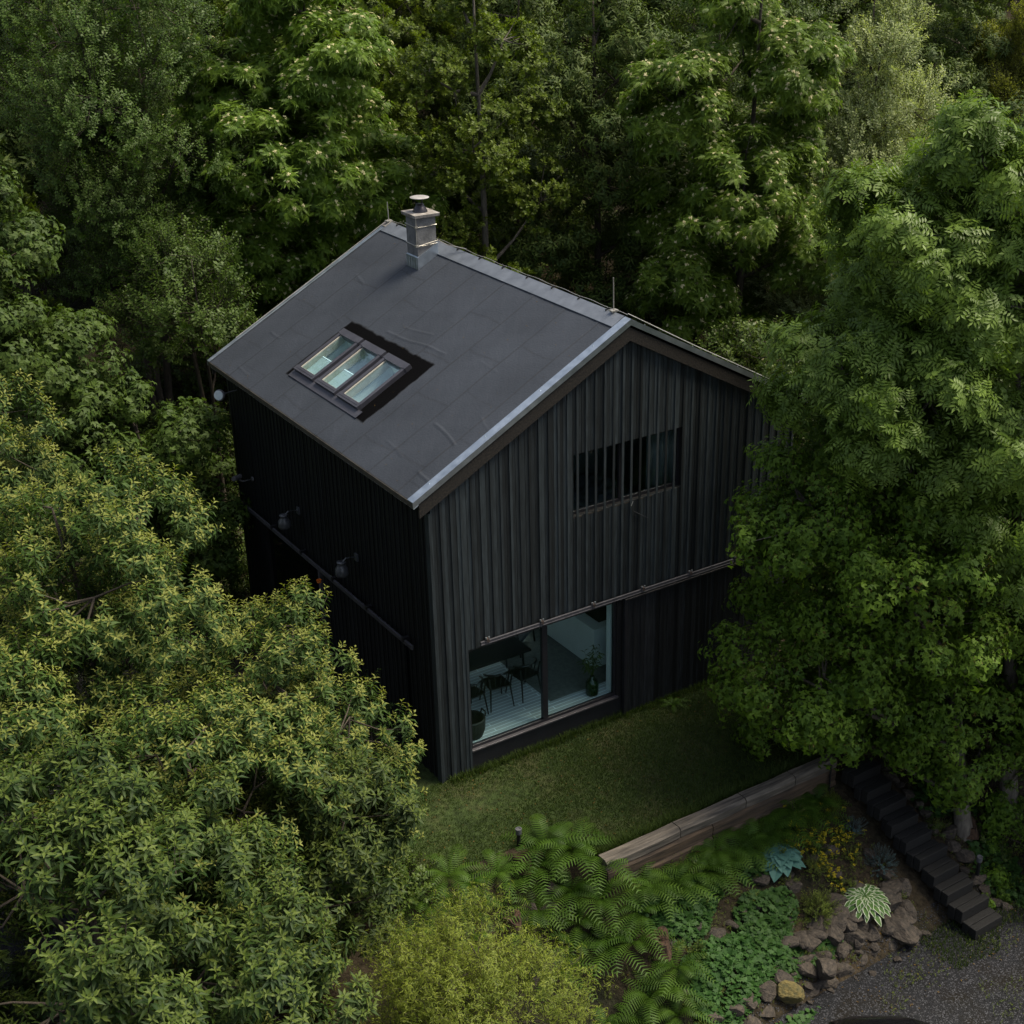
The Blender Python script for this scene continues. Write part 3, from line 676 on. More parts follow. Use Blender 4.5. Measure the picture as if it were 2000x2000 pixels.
clad(b, PX0+.05, PX1, .175, lambda u: RZ-.10, [], lambda u, d, z: (u, -.062-d, z), bw=.03, proud=.006, z0=.05)
b.build('panel_boards', M['clad_panel'], pd)
b = MB(); b.box(PX0-.01, PX0+.05, -.125, -.055, .04, RZ-.10); b.box(PX0-.01, PX1, -.135, -.052, RZ-.098, RZ-.06)
b.build('panel_frame', M['frame'], pd, .004)
# side-wall rail and dark panels
rail = MB(); rail.box(-.16, -.12, .6, 8.3, 2.46, 2.54)
ro = rail.build('door_rail', M['rail'], house, .004)
for k in range(6):
    y = .9+k*1.4
    b = MB(); b.box(-.175, -.05, y-.035, y+.035, 2.5, 2.58); b.build('rail_hanger', M['black_metal'], ro)
pd2 = bpy.data.objects.new('sliding_panel', None); link(pd2, house)
b = MB(); clad(b, 1.0, 4.3, .17, lambda u: 2.42, [], lambda u, d, z: (-.07-d, u, z), bw=.055, z0=.05); b.build('panel_boards', M['clad_side'], pd2)
b = MB(); b.box(-.15, -.06, 4.3, 4.38, .05, 2.44); b.build('panel_frame', M['rail'], pd2)
b = MB(); b.box(.05, .06, 4.4, 7.2, .1, 2.42); b.build('side_glazing', M['car_glass'], house)

# ---- things on and in the house
def lantern(y, lab):
    t = thing('wall_lamp', lab, 'lamp', (-.36, y, 3.05), 0, 'grey wall lamps over the side door rail')
    b = MB(); b.lathe((0, 0, 0), [(0, -.02), (.10, 0), (.125, .04), (.12, .14), (.075, .21), (.06, .24), (.085, .27), (.08, .285), (0, .285)], 20)
    b.build('lamp_body', M['lamp_body'], t, smooth=True)
    b = MB(); b.tube([(0, 0, .25), (.1, 0, .33), (.30, 0, .30)], .014, 6); b.box(.29, .33, -.05, .05, .22, .36); b.build('lamp_bracket', M['lamp_body'], t)
lantern(5.29, 'milk-can shaped grey wall lamp on the dark side wall, the farther of two'); lantern(2.79, 'milk-can shaped grey wall lamp on the dark side wall, nearer the garden corner')
t = thing('floodlight', 'round pale floodlight on an arm under the far eave corner', 'floodlight', (-.42, 7.9, 5.02))
b = MB(); b.lathe((0, 0, 0), [(0, .03), (.11, .03), (.12, .0), (.11, -.05), (.05, -.09), (0, -.09)], 20, axis=(-.75, -.6, .25)); b.build('lamp_body', M['cam_body'], t)
b = MB(); b.lathe((-.024, -.019, .008), [(0, .012), (.095, .008), (.10, 0)], 20, axis=(-.75, -.6, .25)); b.build('lamp_glass', M['lamp_glass'], t)
b = MB(); b.tube([(.04, .03, 0), (.42, .05, .02)], .014, 6); b.build('lamp_bracket', M['cam_body'], t)
t = thing('security_camera', 'small grey security camera at the far end of the side wall', 'camera', (-.28, 7.5, 3.35))
b = MB(); b.lathe((-.12, 0, 0), [(0, -.12), (.05, -.12), (.055, .1), (.045, .12), (0, .12)], 14, axis=(-.8, -.5, .1)); b.build('camera_body', M['cam_body'], t)
b = MB(); b.tube([(-.1, 0, -.03), (0, .02, -.12), (.22, .02, -.12)], .018, 6); b.lathe((.2, .02, -.12), [(0, 0), (.05, 0), (.05, .03), (0, .03)], 12, axis=(1, 0, 0)); b.build('camera_bracket', M['cam_body'], t)
t = MB(); t.lathe((0, 0, 0), [(0, 0), (.09, .0), (.11, .12), (.10, .12), (.085, .02), (0, .02)], 14)
o = t.build('bucket', M['orange']); o.location = (-.45, 3.65, 2.58); o.scale = (.45, .45, .45); tag(o, 'small orange pot hung beside the side door rail', 'pot')

# interior
b = MB(); c = WID/2; yq = 2.36
P = [(T+.03, yq, 2.81), (WID-T-.03, yq, 2.81), (WID-T-.03, yq, roof_z(WID-T)-TH-.03), (c, yq, HR-TH-.03), (T+.03, yq, roof_z(T)-TH-.03)]
b.poly(P+[(p[0], p[1]+.06, p[2]) for p in P], [(0, 1, 2, 3, 4), (9, 8, 7, 6, 5)]+[(i, 5+i, 5+(i+1) % 5, (i+1) % 5) for i in range(5)]); b.build('light_block_partition', M['curtain'], house)  # wall added to keep light from the void out of the bedroom
FZ = .442
b = MB(); b.box(2.66, 4.9, .55, 3.6, FZ, FZ+.012); o = b.build('rug', M['rug']); tag(o, 'large grey-green rug on the white floorboards behind the garden window', 'rug')
isl = thing('kitchen_island', 'white kitchen island with dark hob seen through the garden window', 'kitchen island', (4.02, 1.05, FZ+.014))
b = MB(); b.box(0, 1.1, 0, 2.4, 0, .86); b.build('island_body', M['white'], isl, .005)
b = MB(); b.box(.25, .95, .2, .75, .862, .872); b.build('hob', M['car_glass'], isl)
tb = thing('dining_table', 'black dining table behind the garden window', 'table', (1.75, 1.75, FZ))
b = MB(); b.box(-1.0, 1.0, -.42, .42, .70, .74); b.build('table_top', M['darkwood'], tb, .006)
for sx in (-.9, .9):
    for sy in (-.34, .34):
        b = MB(); b.tube([(sx, sy, 0), (sx*.95, sy*.95, .70)], [.018, .028], 8); b.build('leg', M['darkwood'], tb)
def chair():
    t = thing('dining_chair', 'x', 'chair', (0, 0, FZ), 0, 'black dining chairs round the table')
    b = MB(); b.hexa([(-.22, -.22, .43), (.22, -.22, .43), (.20, .22, .43), (-.20, .22, .43), (-.23, -.23, .465), (.23, -.23, .465), (.20, .22, .465), (-.20, .22, .465)]); b.build('seat', M['darkwood'], t, .01)
    for sx in (-1, 1):
        b = MB(); b.tube([(sx*.23, .24, 0), (sx*.19, .18, .44)], [.012, .02], 8); b.build('leg', M['darkwood'], t)
        b = MB(); b.tube([(sx*.24, -.27, 0), (sx*.20, -.20, .44), (sx*.24, -.22, .70)], [.012, .02, .015], 8); b.build('leg', M['darkwood'], t)
    b = MB(); pts = [(.25*math.cos(a), -.02-.25*math.sin(a)*1.0, .70+.05*math.sin(a)) for a in [math.pi*i/12 for i in range(13)]]
    b.tube(pts, [.016]+[.022]*11+[.016], 8)
    for i in (4, 6, 8): b.tube([(pts[i][0]*.7, -.19, .45), pts[i]], .008, 6)
    b.build('backrest', M['darkwood'], t); return t
c0 = chair()
for i, (x, y, r, lab) in enumerate([(1.20, 1.08, .12, 'black dining chair nearest the wicker basket'), (1.80, 1.10, -.1, 'middle black dining chair on the window side of the table'), (2.40, 1.10, .15, 'black dining chair at the rug end of the table, window side'), (1.4, 2.45, 3.1, 'black dining chair on the far side of the table')]):
    o = c0 if i == 0 else copy_tree(c0); o.location = (x, y, FZ); o.rotation_euler.z = r; o['label'] = lab
t = thing('vase_plant', 'dark green glass vase with leafy stems at the right end of the garden window', 'plant', (3.46, .32, FZ))
b = MB(); b.lathe((0, 0, 0), [(0, 0), (.11, 0), (.125, .03), (.125, .25), (.10, .31), (.05, .35), (.045, .40), (.03, .40)], 20); b.build('vase', M['vase'], t, smooth=True)
VASE = t
t = thing('wicker_basket', 'dark wicker basket with handles in the left corner of the garden window', 'basket', (.86, .42, FZ))
b = MB(); b.lathe((0, 0, 0), [(0, .0), (.20, 0), (.25, .15), (.26, .36), (.24, .38), (.22, .36), (.20, .05), (0, .03)], 24); b.build('basket_body', M['basket'], t)
for s_ in (-1, 1):
    b = MB(); b.tube([(s_*.25, -.08, .36), (s_*.26, -.06, .44), (s_*.26, .06, .44), (s_*.25, .08, .36)], .014, 6); b.build('handle', M['basket'], t)
t = thing('armchair', 'dark low lounge chair at the far edge of the rug', 'armchair', (3.15, 2.75, FZ+.014), .6)
b = MB(); b.hexa([(-.35, -.35, .25), (.35, -.35, .25), (.33, .35, .18), (-.33, .35, .18), (-.35, -.35, .37), (.35, -.35, .37), (.33, .35, .30), (-.33, .35, .30)]); b.build('seat', M['linen'], t, .03)
b = MB(); b.hexa([(-.34, .28, .28), (.34, .28, .28), (.34, .40, .26), (-.34, .40, .26), (-.30, .52, .80), (.30, .52, .80), (.30, .60, .78), (-.30, .60, .78)]); b.build('backrest', M['linen'], t, .03)
for sx in (-.36, .36):
    b = MB(); b.tube([(sx, -.38, 0), (sx, -.33, .5), (sx, .35, .5), (sx, .55, 0)], .02, 8); b.build('arm', M['darkwood'], t)
t = thing('double_bed', 'bed with rumpled dark grey linen behind the slatted upper window', 'bed', (3.9, 1.35, 2.81))
b = MB(); b.box(-1.1, 1.1, -.95, .95, .0, 1.15); b.build('bed_base', M['darkwood'], t)
V_, F_ = grid(np.linspace(-1.12, 1.12, 60), np.linspace(-1.0, .97, 50), lambda x, y: 1.32+.05*sn(x*5, y*9)+.02*sn(x*13, y*11, 2)-.25*(np.abs(x/1.12)**8)-.2*(np.abs(y)**10))
o = bpy.data.objects.new('duvet', np_mesh('duvet', V_, F_, None, None, [M['linen']], smooth=True)); link(o, t)
V_, F_ = grid(np.linspace(4.62, 5.22, 60), np.linspace(0, 1, 2), lambda x, y: 4.2+y*1.5)
V_[:, 1] = .25+.035*np.sin(V_[:, 0]*48)
o = bpy.data.objects.new('curtain', np_mesh('curtain', V_, F_, None, None, [M['curtain']], smooth=True)); link(o); tag(o, 'pleated grey curtain at the right end of the slatted upper window', 'curtain')
sm = o.modifiers.new('s', 'SOLIDIFY'); sm.thickness = .004

# ================================================================ VEGETATION
class TW:
    """a twig template: quads with material slot and tint"""
    def __init__(s): s.v = []; s.f = []; s.m = []; s.t = []
    def quad(s, a, b, c, d, m=0, t=.5):
        k = len(s.v); s.v += [a, b, c, d]; s.f.append((k, k+1, k+2, k+3)); s.m.append(m); s.t.append(t)
    def leaf(s, base, d, n, L_, W_, m=0, t=.5, fold=.18, droop=.12, simple=False):
        base = np.asarray(base, float); d = np.asarray(d, float); d = d/np.linalg.norm(d); n = np.asarray(n, float)
        sd = np.cross(d, n); q = np.linalg.norm(sd)
        if q < 1e-3: sd = np.cross(d, [1, .3, .1]); q = np.linalg.norm(sd)
        sd /= q; n = np.cross(sd, d)
        up = np.array([0, 0, 1.])
        tip = base+d*L_-up*droop*L_; mid = base+d*L_*.45
        l = mid+sd*W_/2; r = mid-sd*W_/2
        if simple: s.quad(base, r, tip, l, m, t); return
        mm = mid-n*fold*W_
        k = len(s.v); s.v += [base, mm, tip, l, r]
        s.f += [(k, k+1, k+2, k+3), (k, k+4, k+2, k+1)]; s.m += [m, m]; s.t += [t, t]
    def stem(s, a, b, w=.006, m=2, t=.4):
        a = np.asarray(a, float); b = np.asarray(b, float); d = b-a; sd = np.cross(d, [.3, .5, .8]); sd = sd/np.linalg.norm(sd)*w; q = np.cross(d, sd); q = q/np.linalg.norm(q)*w
        s.quad(a-sd, a+sd, b+sd*.5, b-sd*.5, m, t); s.quad(a-q, a+q, b+q*.5, b-q*.5, m, t)
    def done(s): return (np.array(s.v, float), np.array(s.f, int), np.array(s.m, int), np.array(s.t, float))
UP = np.array([0, 0, 1.])
def rdir(r, a, el): return np.array([math.cos(a)*math.cos(el), math.sin(a)*math.cos(el), math.sin(el)])
# every template grows along +Z from the origin
def tw_lance(r, L_=.15, W_=.042, n=17, length=.34, tips=6, droop=.3, tipm=1):
    t = TW(); t.stem((0, 0, 0), (0, 0, length))
    for i in range(n):
        f = i/(n-1); a = i*2.4+r.uniform(-.3, .3); z = length*(.15+.85*f)
        el = -.35+1.0*f+r.uniform(-.2, .2); tip = i >= n-tips
        d = rdir(r, a, el); LL = L_*(1-.45*f*f if tip else 1)*r.uniform(.8, 1.15)
        t.leaf((0, 0, z), d, UP+.2*d, LL, W_*(.75 if tip else 1), tipm if tip else 0, r.random(), fold=.25, droop=droop*(1-f*.3))
    return t.done()
def tw_maple(r, S_=.12, n=9, length=.34, seeds=0):
    t = TW(); t.stem((0, 0, 0), (0, 0, length))
    for i in range(n):
        f = i/(n-1); a = i*2.4+r.uniform(-.4, .4); z = length*(.15+.85*f)
        d = rdir(r, a, .25+.4*f); p = np.array([0, 0, z])+d*.08
        hd = np.array([d[0], d[1], -.25+r.uniform(-.25, .15)]); hd /= np.linalg.norm(hd)
        nn = UP*.9+d*.5+np.array([r.uniform(-.3, .3), r.uniform(-.3, .3), 0]); s_ = S_*r.uniform(.75, 1.2); tt = r.random()
        sd = np.cross(hd, nn); sd /= np.linalg.norm(sd)
        t.leaf(p, hd, nn, s_, s_*.5, 0, tt, fold=.1, droop=.2)
        for g in (-1, 1): t.leaf(p+nn*.004, hd*.55+sd*g*.85, nn, s_*.85, s_*.42, 0, tt, fold=.05, droop=.25)
    for k in range(seeds):
        p = np.array([r.uniform(-.08, .08), r.uniform(-.08, .08), length*r.uniform(.3, .9)])
        for j in range(5): t.leaf(p-UP*.02*j, rdir(r, r.uniform(0, 6.28), -.7), UP, .04, .014, 1, r.random(), simple=True)
    return t.done()
def frond(t, r, p, d, n, L_, pairs, ll, lw, m=0, droop=.5, each=False):
    """pinnate leaf arching from p along d"""
    sd = np.cross(d, n); sd /= np.linalg.norm(sd); tt = r.random()
    for k in range(pairs):
        f = (k+1)/(pairs+.6); c = p+d*L_*f-UP*droop*L_*f*f; w = ll*(1.0-.35*abs(f-.45))
        if each:
            for g in (-1, 1): t.leaf(c, sd*g*.85+d*.45-UP*.25, n, w, lw, m, min(1, max(0, tt+r.uniform(-.2, .2))), fold=.15, droop=.2)
        else:
            fw = d*lw*.5; k0 = c+fw*.9-UP*w*.12
            t.quad(c-fw, c+sd*w*.5+fw*1.4-UP*w*.15, c+fw, c-sd*w*.5+fw*1.4-UP*w*.15, m, tt)
    t.leaf(p+d*L_*.93-UP*droop*L_*.86, d-UP*droop, n, ll*1.0, lw, m, tt, simple=not each)
    t.stem(p, p+d*L_*.9-UP*droop*L_*.8, .002, m, tt)
def tw_rowan(r, flower=False, n=7, L_=.22):
    t = TW(); t.stem((0, 0, -.1), (0, 0, .14))
    for i in range(n):
        a = i*2.4+r.uniform(-.3, .3); d = rdir(r, a, .1+.5*i/n)
        frond(t, r, np.array([0, 0, .02+.11*i/n]), d, UP, L_*r.uniform(.85, 1.15), 6, .135, .030, droop=.35)
    if flower:
        for k in range(12):
            d = rdir(r, r.uniform(0, 6.28), r.uniform(.5, 1.5)); c = np.array([0, 0, .17])+d*np.array([.065, .065, .03])
            t.leaf(c-np.array([.015, 0, 0]), (1, r.uniform(-.6, .6), r.uniform(-.2, .2)), d, .042, .042, 1, r.random(), simple=True, droop=0)
    return t.done()
def tw_ash(r, n=7, L_=.31):
    t = TW(); t.stem((0, 0, -.15), (0, 0, .16), .008)
    for i in range(n):
        a = i*2.4+r.uniform(-.3, .3); d = rdir(r, a, .05+.85*i/n+r.uniform(-.3, .3))
        frond(t, r, np.array([0, 0, .02+.22*i/n]), d, UP, L_*r.uniform(.8, 1.15), 4, .125, .042, droop=.38, each=True)
    return t.done()
def tw_small(r, L_=.06, W_=.028, n=20, length=.42, el=.35):
    t = TW(); t.stem((0, 0, 0), (0, 0, length)); 
    for i in range(n):
        f = i/(n-1); a = i*2.4+r.uniform(-.4, .4); d = rdir(r, a, el+r.uniform(-.3, .4))
        p = np.array([math.sin(f*2)*.03, 0, length*(.1+.9*f)]); s_ = r.uniform(.7, 1.2)
        t.leaf(p+d*.012, d, UP+d*.3+np.array([r.uniform(-.4, .4)]*3), L_*s_, W_*s_, 0, r.random(), simple=True, droop=.1)
    return t.done()
def tw_hang(r, L_=.16, W_=.045, n=13, length=.30):
    t = TW(); t.stem((0, 0, 0), (0, 0, length))
    for i in range(n):
        f = i/(n-1); a = i*2.4+r.uniform(-.4, .4); d = rdir(r, a, -.15+.35*f+r.uniform(-.25, .2))
        t.leaf((0, 0, length*(.2+.8*f)), d, UP+.3*d, L_*r.uniform(.75, 1.15), W_, 0, r.random(), droop=.45, fold=.2)
    return t.done()
def tw_oak(r, n=15, L_=.105, W_=.062):
    t = TW(); t.stem((0, 0, -.1), (0, 0, .16))
    for i in range(n):
        f = i/n; a = i*2.4+r.uniform(-.4, .4); d = rdir(r, a, .05+.8*f+r.uniform(-.2, .2))
        t.leaf((0, 0, .16*f), d, UP+.4*d, L_*r.uniform(.75, 1.2), W_, 0, r.random(), droop=.1, fold=.1)
    return t.done()
def tw_curly(r, length=.55):
    t = TW(); p = np.array([0, 0, 0.]); ph = r.uniform(0, 6.28)
    for k in range(9):
        q = p+np.array([math.cos(ph+k*1.1)*.045, math.sin(ph+k*1.1)*.045, length/9]); t.stem(p, q, .003, 2, .9); p = q
        for j in range(3):
            a = r.uniform(0, 6.28); d = rdir(r, a, r.uniform(-.6, .6)); b = p+d*.004; tt = r.random()
            d2 = rdir(r, a+r.uniform(-1.3, 1.3), r.uniform(-.9, .5)); mid = b+d*.035
            t.leaf(b, d, UP, .05, .012, 0, tt, simple=True, droop=.1); t.leaf(mid, d2, UP, .05, .011, 0, tt, simple=True, droop=.3)
    return t.done()
def tw_birch(r):
    t = TW()
    for s_ in range(4):
        a = r.uniform(0, 6.28); p = rdir(r, a, .3)*.15; q = p*1.5-UP*r.uniform(.35, .6); t.stem(p, q, .003)
        for i in range(12):
            c = p+(q-p)*i/12; t.leaf(c, rdir(r, r.uniform(0, 6.28), -.5), rdir(r, r.uniform(0, 6.28), .4), .045, .032, 0, r.random(), simple=True)
    return t.done()
def tws(fn, k, seed, *a, **kw):
    return [fn(random.Random(seed*100+i), *a, **kw) for i in range(k)]
TPL = {
 'cherry': (tws(tw_lance, 6, 1), ['cherry', 'cherry_tip']),
 'cherry_low': (tws(tw_lance, 6, 2, tips=6, L_=.175, W_=.050, length=.34, n=17), ['cherry_dark', 'cherry_mid']),
 'maple': (tws(tw_maple, 6, 3), ['maple', 'samara']),
 'maple_deep': (tws(tw_maple, 6, 33), ['maple_deep', 'samara']),
 'maple_seed': (tws(tw_maple, 4, 4, S_=.105)+tws(tw_maple, 2, 5, S_=.10, seeds=4), ['maple', 'samara']),
 'rowan': (tws(tw_rowan, 5, 6)+tws(tw_rowan, 1, 7, flower=True), ['rowan', 'blossom']),
 'rowan_bloom': (tws(tw_rowan, 5, 8)+tws(tw_rowan, 3, 9, flower=True), ['rowan', 'blossom']),
 'ash': (tws(tw_ash, 5, 10), ['ash', 'samara']),
 'brown': (tws(tw_small, 6, 11, L_=.08, W_=.038, n=22), ['brown', 'samara']),
 'silver': (tws(tw_small, 6, 12, L_=.085, W_=.032, n=26, el=.6), ['silver', 'samara']),
 'chestnut': (tws(tw_hang, 6, 13), ['chestnut', 'samara']),
 'oak': (tws(tw_oak, 6, 14), ['oak', 'samara']),
 'curly': (tws(tw_curly, 6, 15), ['curly', 'samara']),
 'birch': (tws(tw_birch, 5, 16), ['birch', 'samara']),
 'dark': (tws(tw_small, 5, 17, L_=.085, W_=.045, n=16, length=.35), ['dark', 'samara']),
 'shrub': (tws(tw_small, 5, 18, L_=.05, W_=.018, n=26, length=.3, el=.6), ['shrub', 'samara']),
}
def assemble(name, tpl, pos, axis, scale, rg, seedtint=None):
    """place twigs: arrays pos (n,3), axis (n,3), scale (n)"""
    temps, mats = tpl; n = len(pos); idx = rg.integers(0, len(temps), n)
    ax = axis/np.linalg.norm(axis, axis=1, keepdims=True)
    ref = np.where(np.abs(ax[:, 2:3]) < .9, [[0, 0, 1.]], [[1., 0, 0]])
    a = np.cross(ref, ax); a /= np.linalg.norm(a, axis=1, keepdims=True); b = np.cross(ax, a)
    th = rg.uniform(0, 6.283, n)[:, None]; a2 = a*np.cos(th)+b*np.sin(th); b2 = -a*np.sin(th)+b*np.cos(th)
    if seedtint is None: seedtint = rg.uniform(-.25, .25, n)
    VV = []; FF = []; MM = []; TT = []; base = 0
    for k, (v, f, m_, t_) in enumerate(temps):
        s = np.where(idx == k)[0]
        if not len(s): continue
        P = (v[None, :, 0:1]*a2[s][:, None, :]+v[None, :, 1:2]*b2[s][:, None, :]+v[None, :, 2:3]*ax[s][:, None, :])*scale[s][:, None, None]+pos[s][:, None, :]
        VV.append(P.reshape(-1, 3)); FF.append((f[None]+(np.arange(len(s))*len(v))[:, None, None]+base).reshape(-1, 4)); base += len(s)*len(v)
        MM.append(np.tile(m_, len(s))); TT.append(np.clip(t_[None]+seedtint[s][:, None], 0, 1).ravel())
    return np_mesh(name, np.concatenate(VV), np.concatenate(FF), np.concatenate(MM), np.concatenate(TT), [L[mats[0]], L[mats[1]], M['bark']])

def crown_points(lobes, rg, bough_d, per, spread=.34, inner=.25, flat=.6, upb=.45):
    """lobes (k,6) centre+radii -> twig positions and outward axes. Boughs sit on the crown shell; twigs fan over each bough."""
    lobes = np.array(lobes, float); out_p = []; out_a = []; bc = []
    for i, l in enumerate(lobes):
        A = 4*math.pi*((l[3]*l[4])**1.6+(l[3]*l[5])**1.6+(l[4]*l[5])**1.6)**(1/1.6)/3**(1/1.6)
        nb = int(A*bough_d); d = rg.normal(size=(nb, 3)); d /= np.linalg.norm(d, axis=1, keepdims=True)
        d = d[(d[:, 2] > -.75)]
        ph = rg.uniform(0, 6, 6)
        nz = 1+.16*np.sin(d[:, 0]*5+ph[0])*np.sin(d[:, 1]*5+ph[1])+.10*np.sin(d[:, 2]*8+ph[2])+rg.normal(0, .06, len(d))
        rad = np.where(rg.random(len(d)) < inner, rg.uniform(.45, .85, len(d)), 1.)*nz
        p = l[:3]+d*l[3:]*rad[:, None]
        keep = np.ones(len(p), bool)
        for j, m_ in enumerate(lobes):
            if j != i: keep &= (((p-m_[:3])/m_[3:])**2).sum(1) > .55
        n_ = d/l[3:]; n_ /= np.linalg.norm(n_, axis=1, keepdims=True)
        bc.append(np.concatenate([p[keep], n_[keep]], 1))
    bc = np.concatenate(bc); nb = len(bc)
    size = rg.uniform(.65, 1.3, nb)
    rep = np.maximum(3, (per*size*size).astype(int)); idx = np.repeat(np.arange(nb), rep); n = len(idx)
    # hemispherical bough: twigs radiate from the bough root
    dd = rg.normal(size=(n, 3)); dd /= np.linalg.norm(dd, axis=1, keepdims=True)
    dirb = bc[idx, 3:]+np.array([0, 0, .55]); dirb /= np.linalg.norm(dirb, axis=1, keepdims=True)
    dd = dd+dirb*1.05; dd /= np.linalg.norm(dd, axis=1, keepdims=True)
    r_ = spread*size[idx]*rg.uniform(.45, 1.0, n)**.5
    pos = bc[idx, :3]+dd*r_[:, None]*np.array([1, 1, flat])-dirb*spread*.6
    ax = dd*.8+np.array([0, 0, upb])
    return pos, ax, bc, idx
def limbs(mb, base, top, lobes, bc, rg, r0, nb=60, bend=.15, stems=1):
    base = np.array(base, float); top = np.array(top, float)
    trunks = []
    for s_ in range(stems):
        off = np.array([rg.normal(0, .25), rg.normal(0, .25), 0])*(stems > 1); tt = top+off*4
        pts = []
        for i in range(9):
            f = i/8; p = (base+off*.6)*(1-f)+tt*f+np.array([math.sin(f*4+s_)*bend, math.cos(f*3+s_)*bend*.8, 0])*f*(1-f)*4*.5
            pts.append(p)
        mb.tube([tuple(p) for p in pts], [r0*(1-.85*i/8)*(1.25 if i == 0 else 1) for i in range(9)], 8); trunks.append(np.array(pts))
    allp = np.concatenate(trunks)
    ends = []
    for l in lobes:
        c = np.array(l[:3]); cand = allp[allp[:, 2] < c[2]+.1]; cand = cand if len(cand) else allp[:2]
        a = cand[np.argmin(np.linalg.norm(cand-(c-np.array([0, 0, .6*np.hypot(c[0]-allp[0, 0], c[1]-allp[0, 1])+.3])), axis=1))]
        m_ = (a+c)/2+np.array([0, 0, -.12]); mb.tube([tuple(a), tuple(m_), tuple(c)], [r0*.42, r0*.28, r0*.10], 6)
        ends += [c, m_, (m_+c)/2]
    ends = np.array(ends)
    sel = rg.permutation(len(bc))[:nb]
    for i in sel:
        c = bc[i, :3]; a = ends[np.argmin(np.linalg.norm(ends-c, axis=1))]
        m_ = (a+c)/2+rg.normal(0, .08, 3); mb.tube([tuple(a), tuple(m_), tuple(c)], [r0*.16, r0*.11, .006], 5, cap=False)
def make_tree(label, cat, kind, base, lobes, seed, bough_d=1.5, per=11, tsc=1., spread=.34, r0=.13, top=None, bark='bark', nb=60, group=None, name='tree', flat=.6, inner=.36, stems=1, tscj=.2):
    """lobes in coordinates local to the base"""
    rg_ = np.random.default_rng(seed)
    z = float(H(base[0], base[1])) if len(base) == 2 else base[2]
    t = thing(name, label, cat, (base[0], base[1], z), 0, group)
    pos, ax, bc, idx = crown_points(lobes, rg_, bough_d, per, spread, inner, flat, .85 if kind.startswith('cherry') else .3 if kind in ('ash', 'chestnut') else .45)
    bt = rg_.uniform(-.22, .22, len(bc))[idx]+rg_.uniform(-.12, .12, len(idx))
    me = assemble('crown', TPL[kind], pos, ax, tsc*rg_.uniform(1-tscj, 1+tscj, len(pos)), rg_, bt)
    cr = bpy.data.objects.new('crown', me); link(cr, t)
    mb = MB(); lo = np.array(lobes, float); zt = lo[:, 2].max(); i = lo[:, 2].argmax()
    limbs(mb, (0, 0, -.2), top or (lo[i, 0]*.7, lo[i, 1]*.7, zt), [l for l in lobes], bc, rg_, r0, nb, stems=stems)
    mb.build('trunk', M[bark], t, smooth=True)
    return t
def round_lobes(rg_, z0, z1, R, k=9, prof='round', lr=.5):
    """an uneven crown between heights z0 and z1 of radius R"""
    out = []; Hh = z1-z0
    for i in range(k):
        f = (i+.5)/k; a = i*2.4+rg_.uniform(-.4, .4)
        pr = {'round': math.sin(math.pi*(.15+.8*f))**.7, 'cone': (1-f)**.75*.95+.12, 'column': .75*math.sin(math.pi*(.12+.8*f))**.5}[prof]
        rr = R*pr; q = rr*(1-lr)*rg_.uniform(.75, 1.15); s_ = max(.45, rr*lr*rg_.uniform(.9, 1.25))
        out.append((math.cos(a)*q, math.sin(a)*q, z0+Hh*f, s_, s_, s_*rg_.uniform(.8, 1.1)))
    return out
RG = np.random.default_rng(7)
trees = {}

def rl(seed, *a, **k): return round_lobes(np.random.default_rng(seed), *a, **k)
def shift(lobes, dx, dy=0, dz=0): return [(l[0]+dx, l[1]+dy, l[2]+dz)+tuple(l[3:]) for l in lobes]
# right-hand side, in front of the house corner
make_tree('tall ash with arching feathery leaves at the right edge, overtopping the maple', 'tree', 'ash', (9.0, -5.4),
          shift(rl(11, 6.2, 12.6, 2.9, 13, lr=.45), -.9, 1.5)+[(-3.0, 2.3, 8.6, 1.1, 1.1, 1.0), (-2.2, 2.2, 10.8, .9, .9, .9), (.3, -.8, 5.2, 1.5, 1.5, 1.1), (-.6, .2, 6.4, 1.6, 1.6, 1.2), (.9, -.4, 3.4, 1.0, 1.0, .8)], 1, 2.3, 10, .95, .34, .16, nb=90, bark='bark_pale', name='ash_tree')
make_tree('dense maple with hanging tan seeds overhanging the right end of the lawn', 'tree', 'maple_seed', (7.9, -5.3),
          shift(rl(12, 1.2, 7.8, 2.8, 13, lr=.47), -.9, 1.7)+[(-2.8, 2.4, 3.4, .9, .8, .7), (-2.6, 1.9, 6.2, 1.0, 1.0, .9), (.7, .4, 1.7, 1.3, 1.2, .8), (1.5, -.2, 2.6, 1.1, 1.1, .9), (-.1, .6, 2.2, 1.1, 1.0, .8)], 2, 2.6, 13, .9, .34, .15, nb=80, bark='bark_pale', name='maple_tree')
make_tree('small maple with low broad-leaved branches over the top of the right-hand steps', 'tree', 'maple', (9.9, -6.0),
          rl(13, 1.6, 4.2, 1.8, 6), 3, 2.2, 11, 1.05, .34, .1, name='maple_tree')
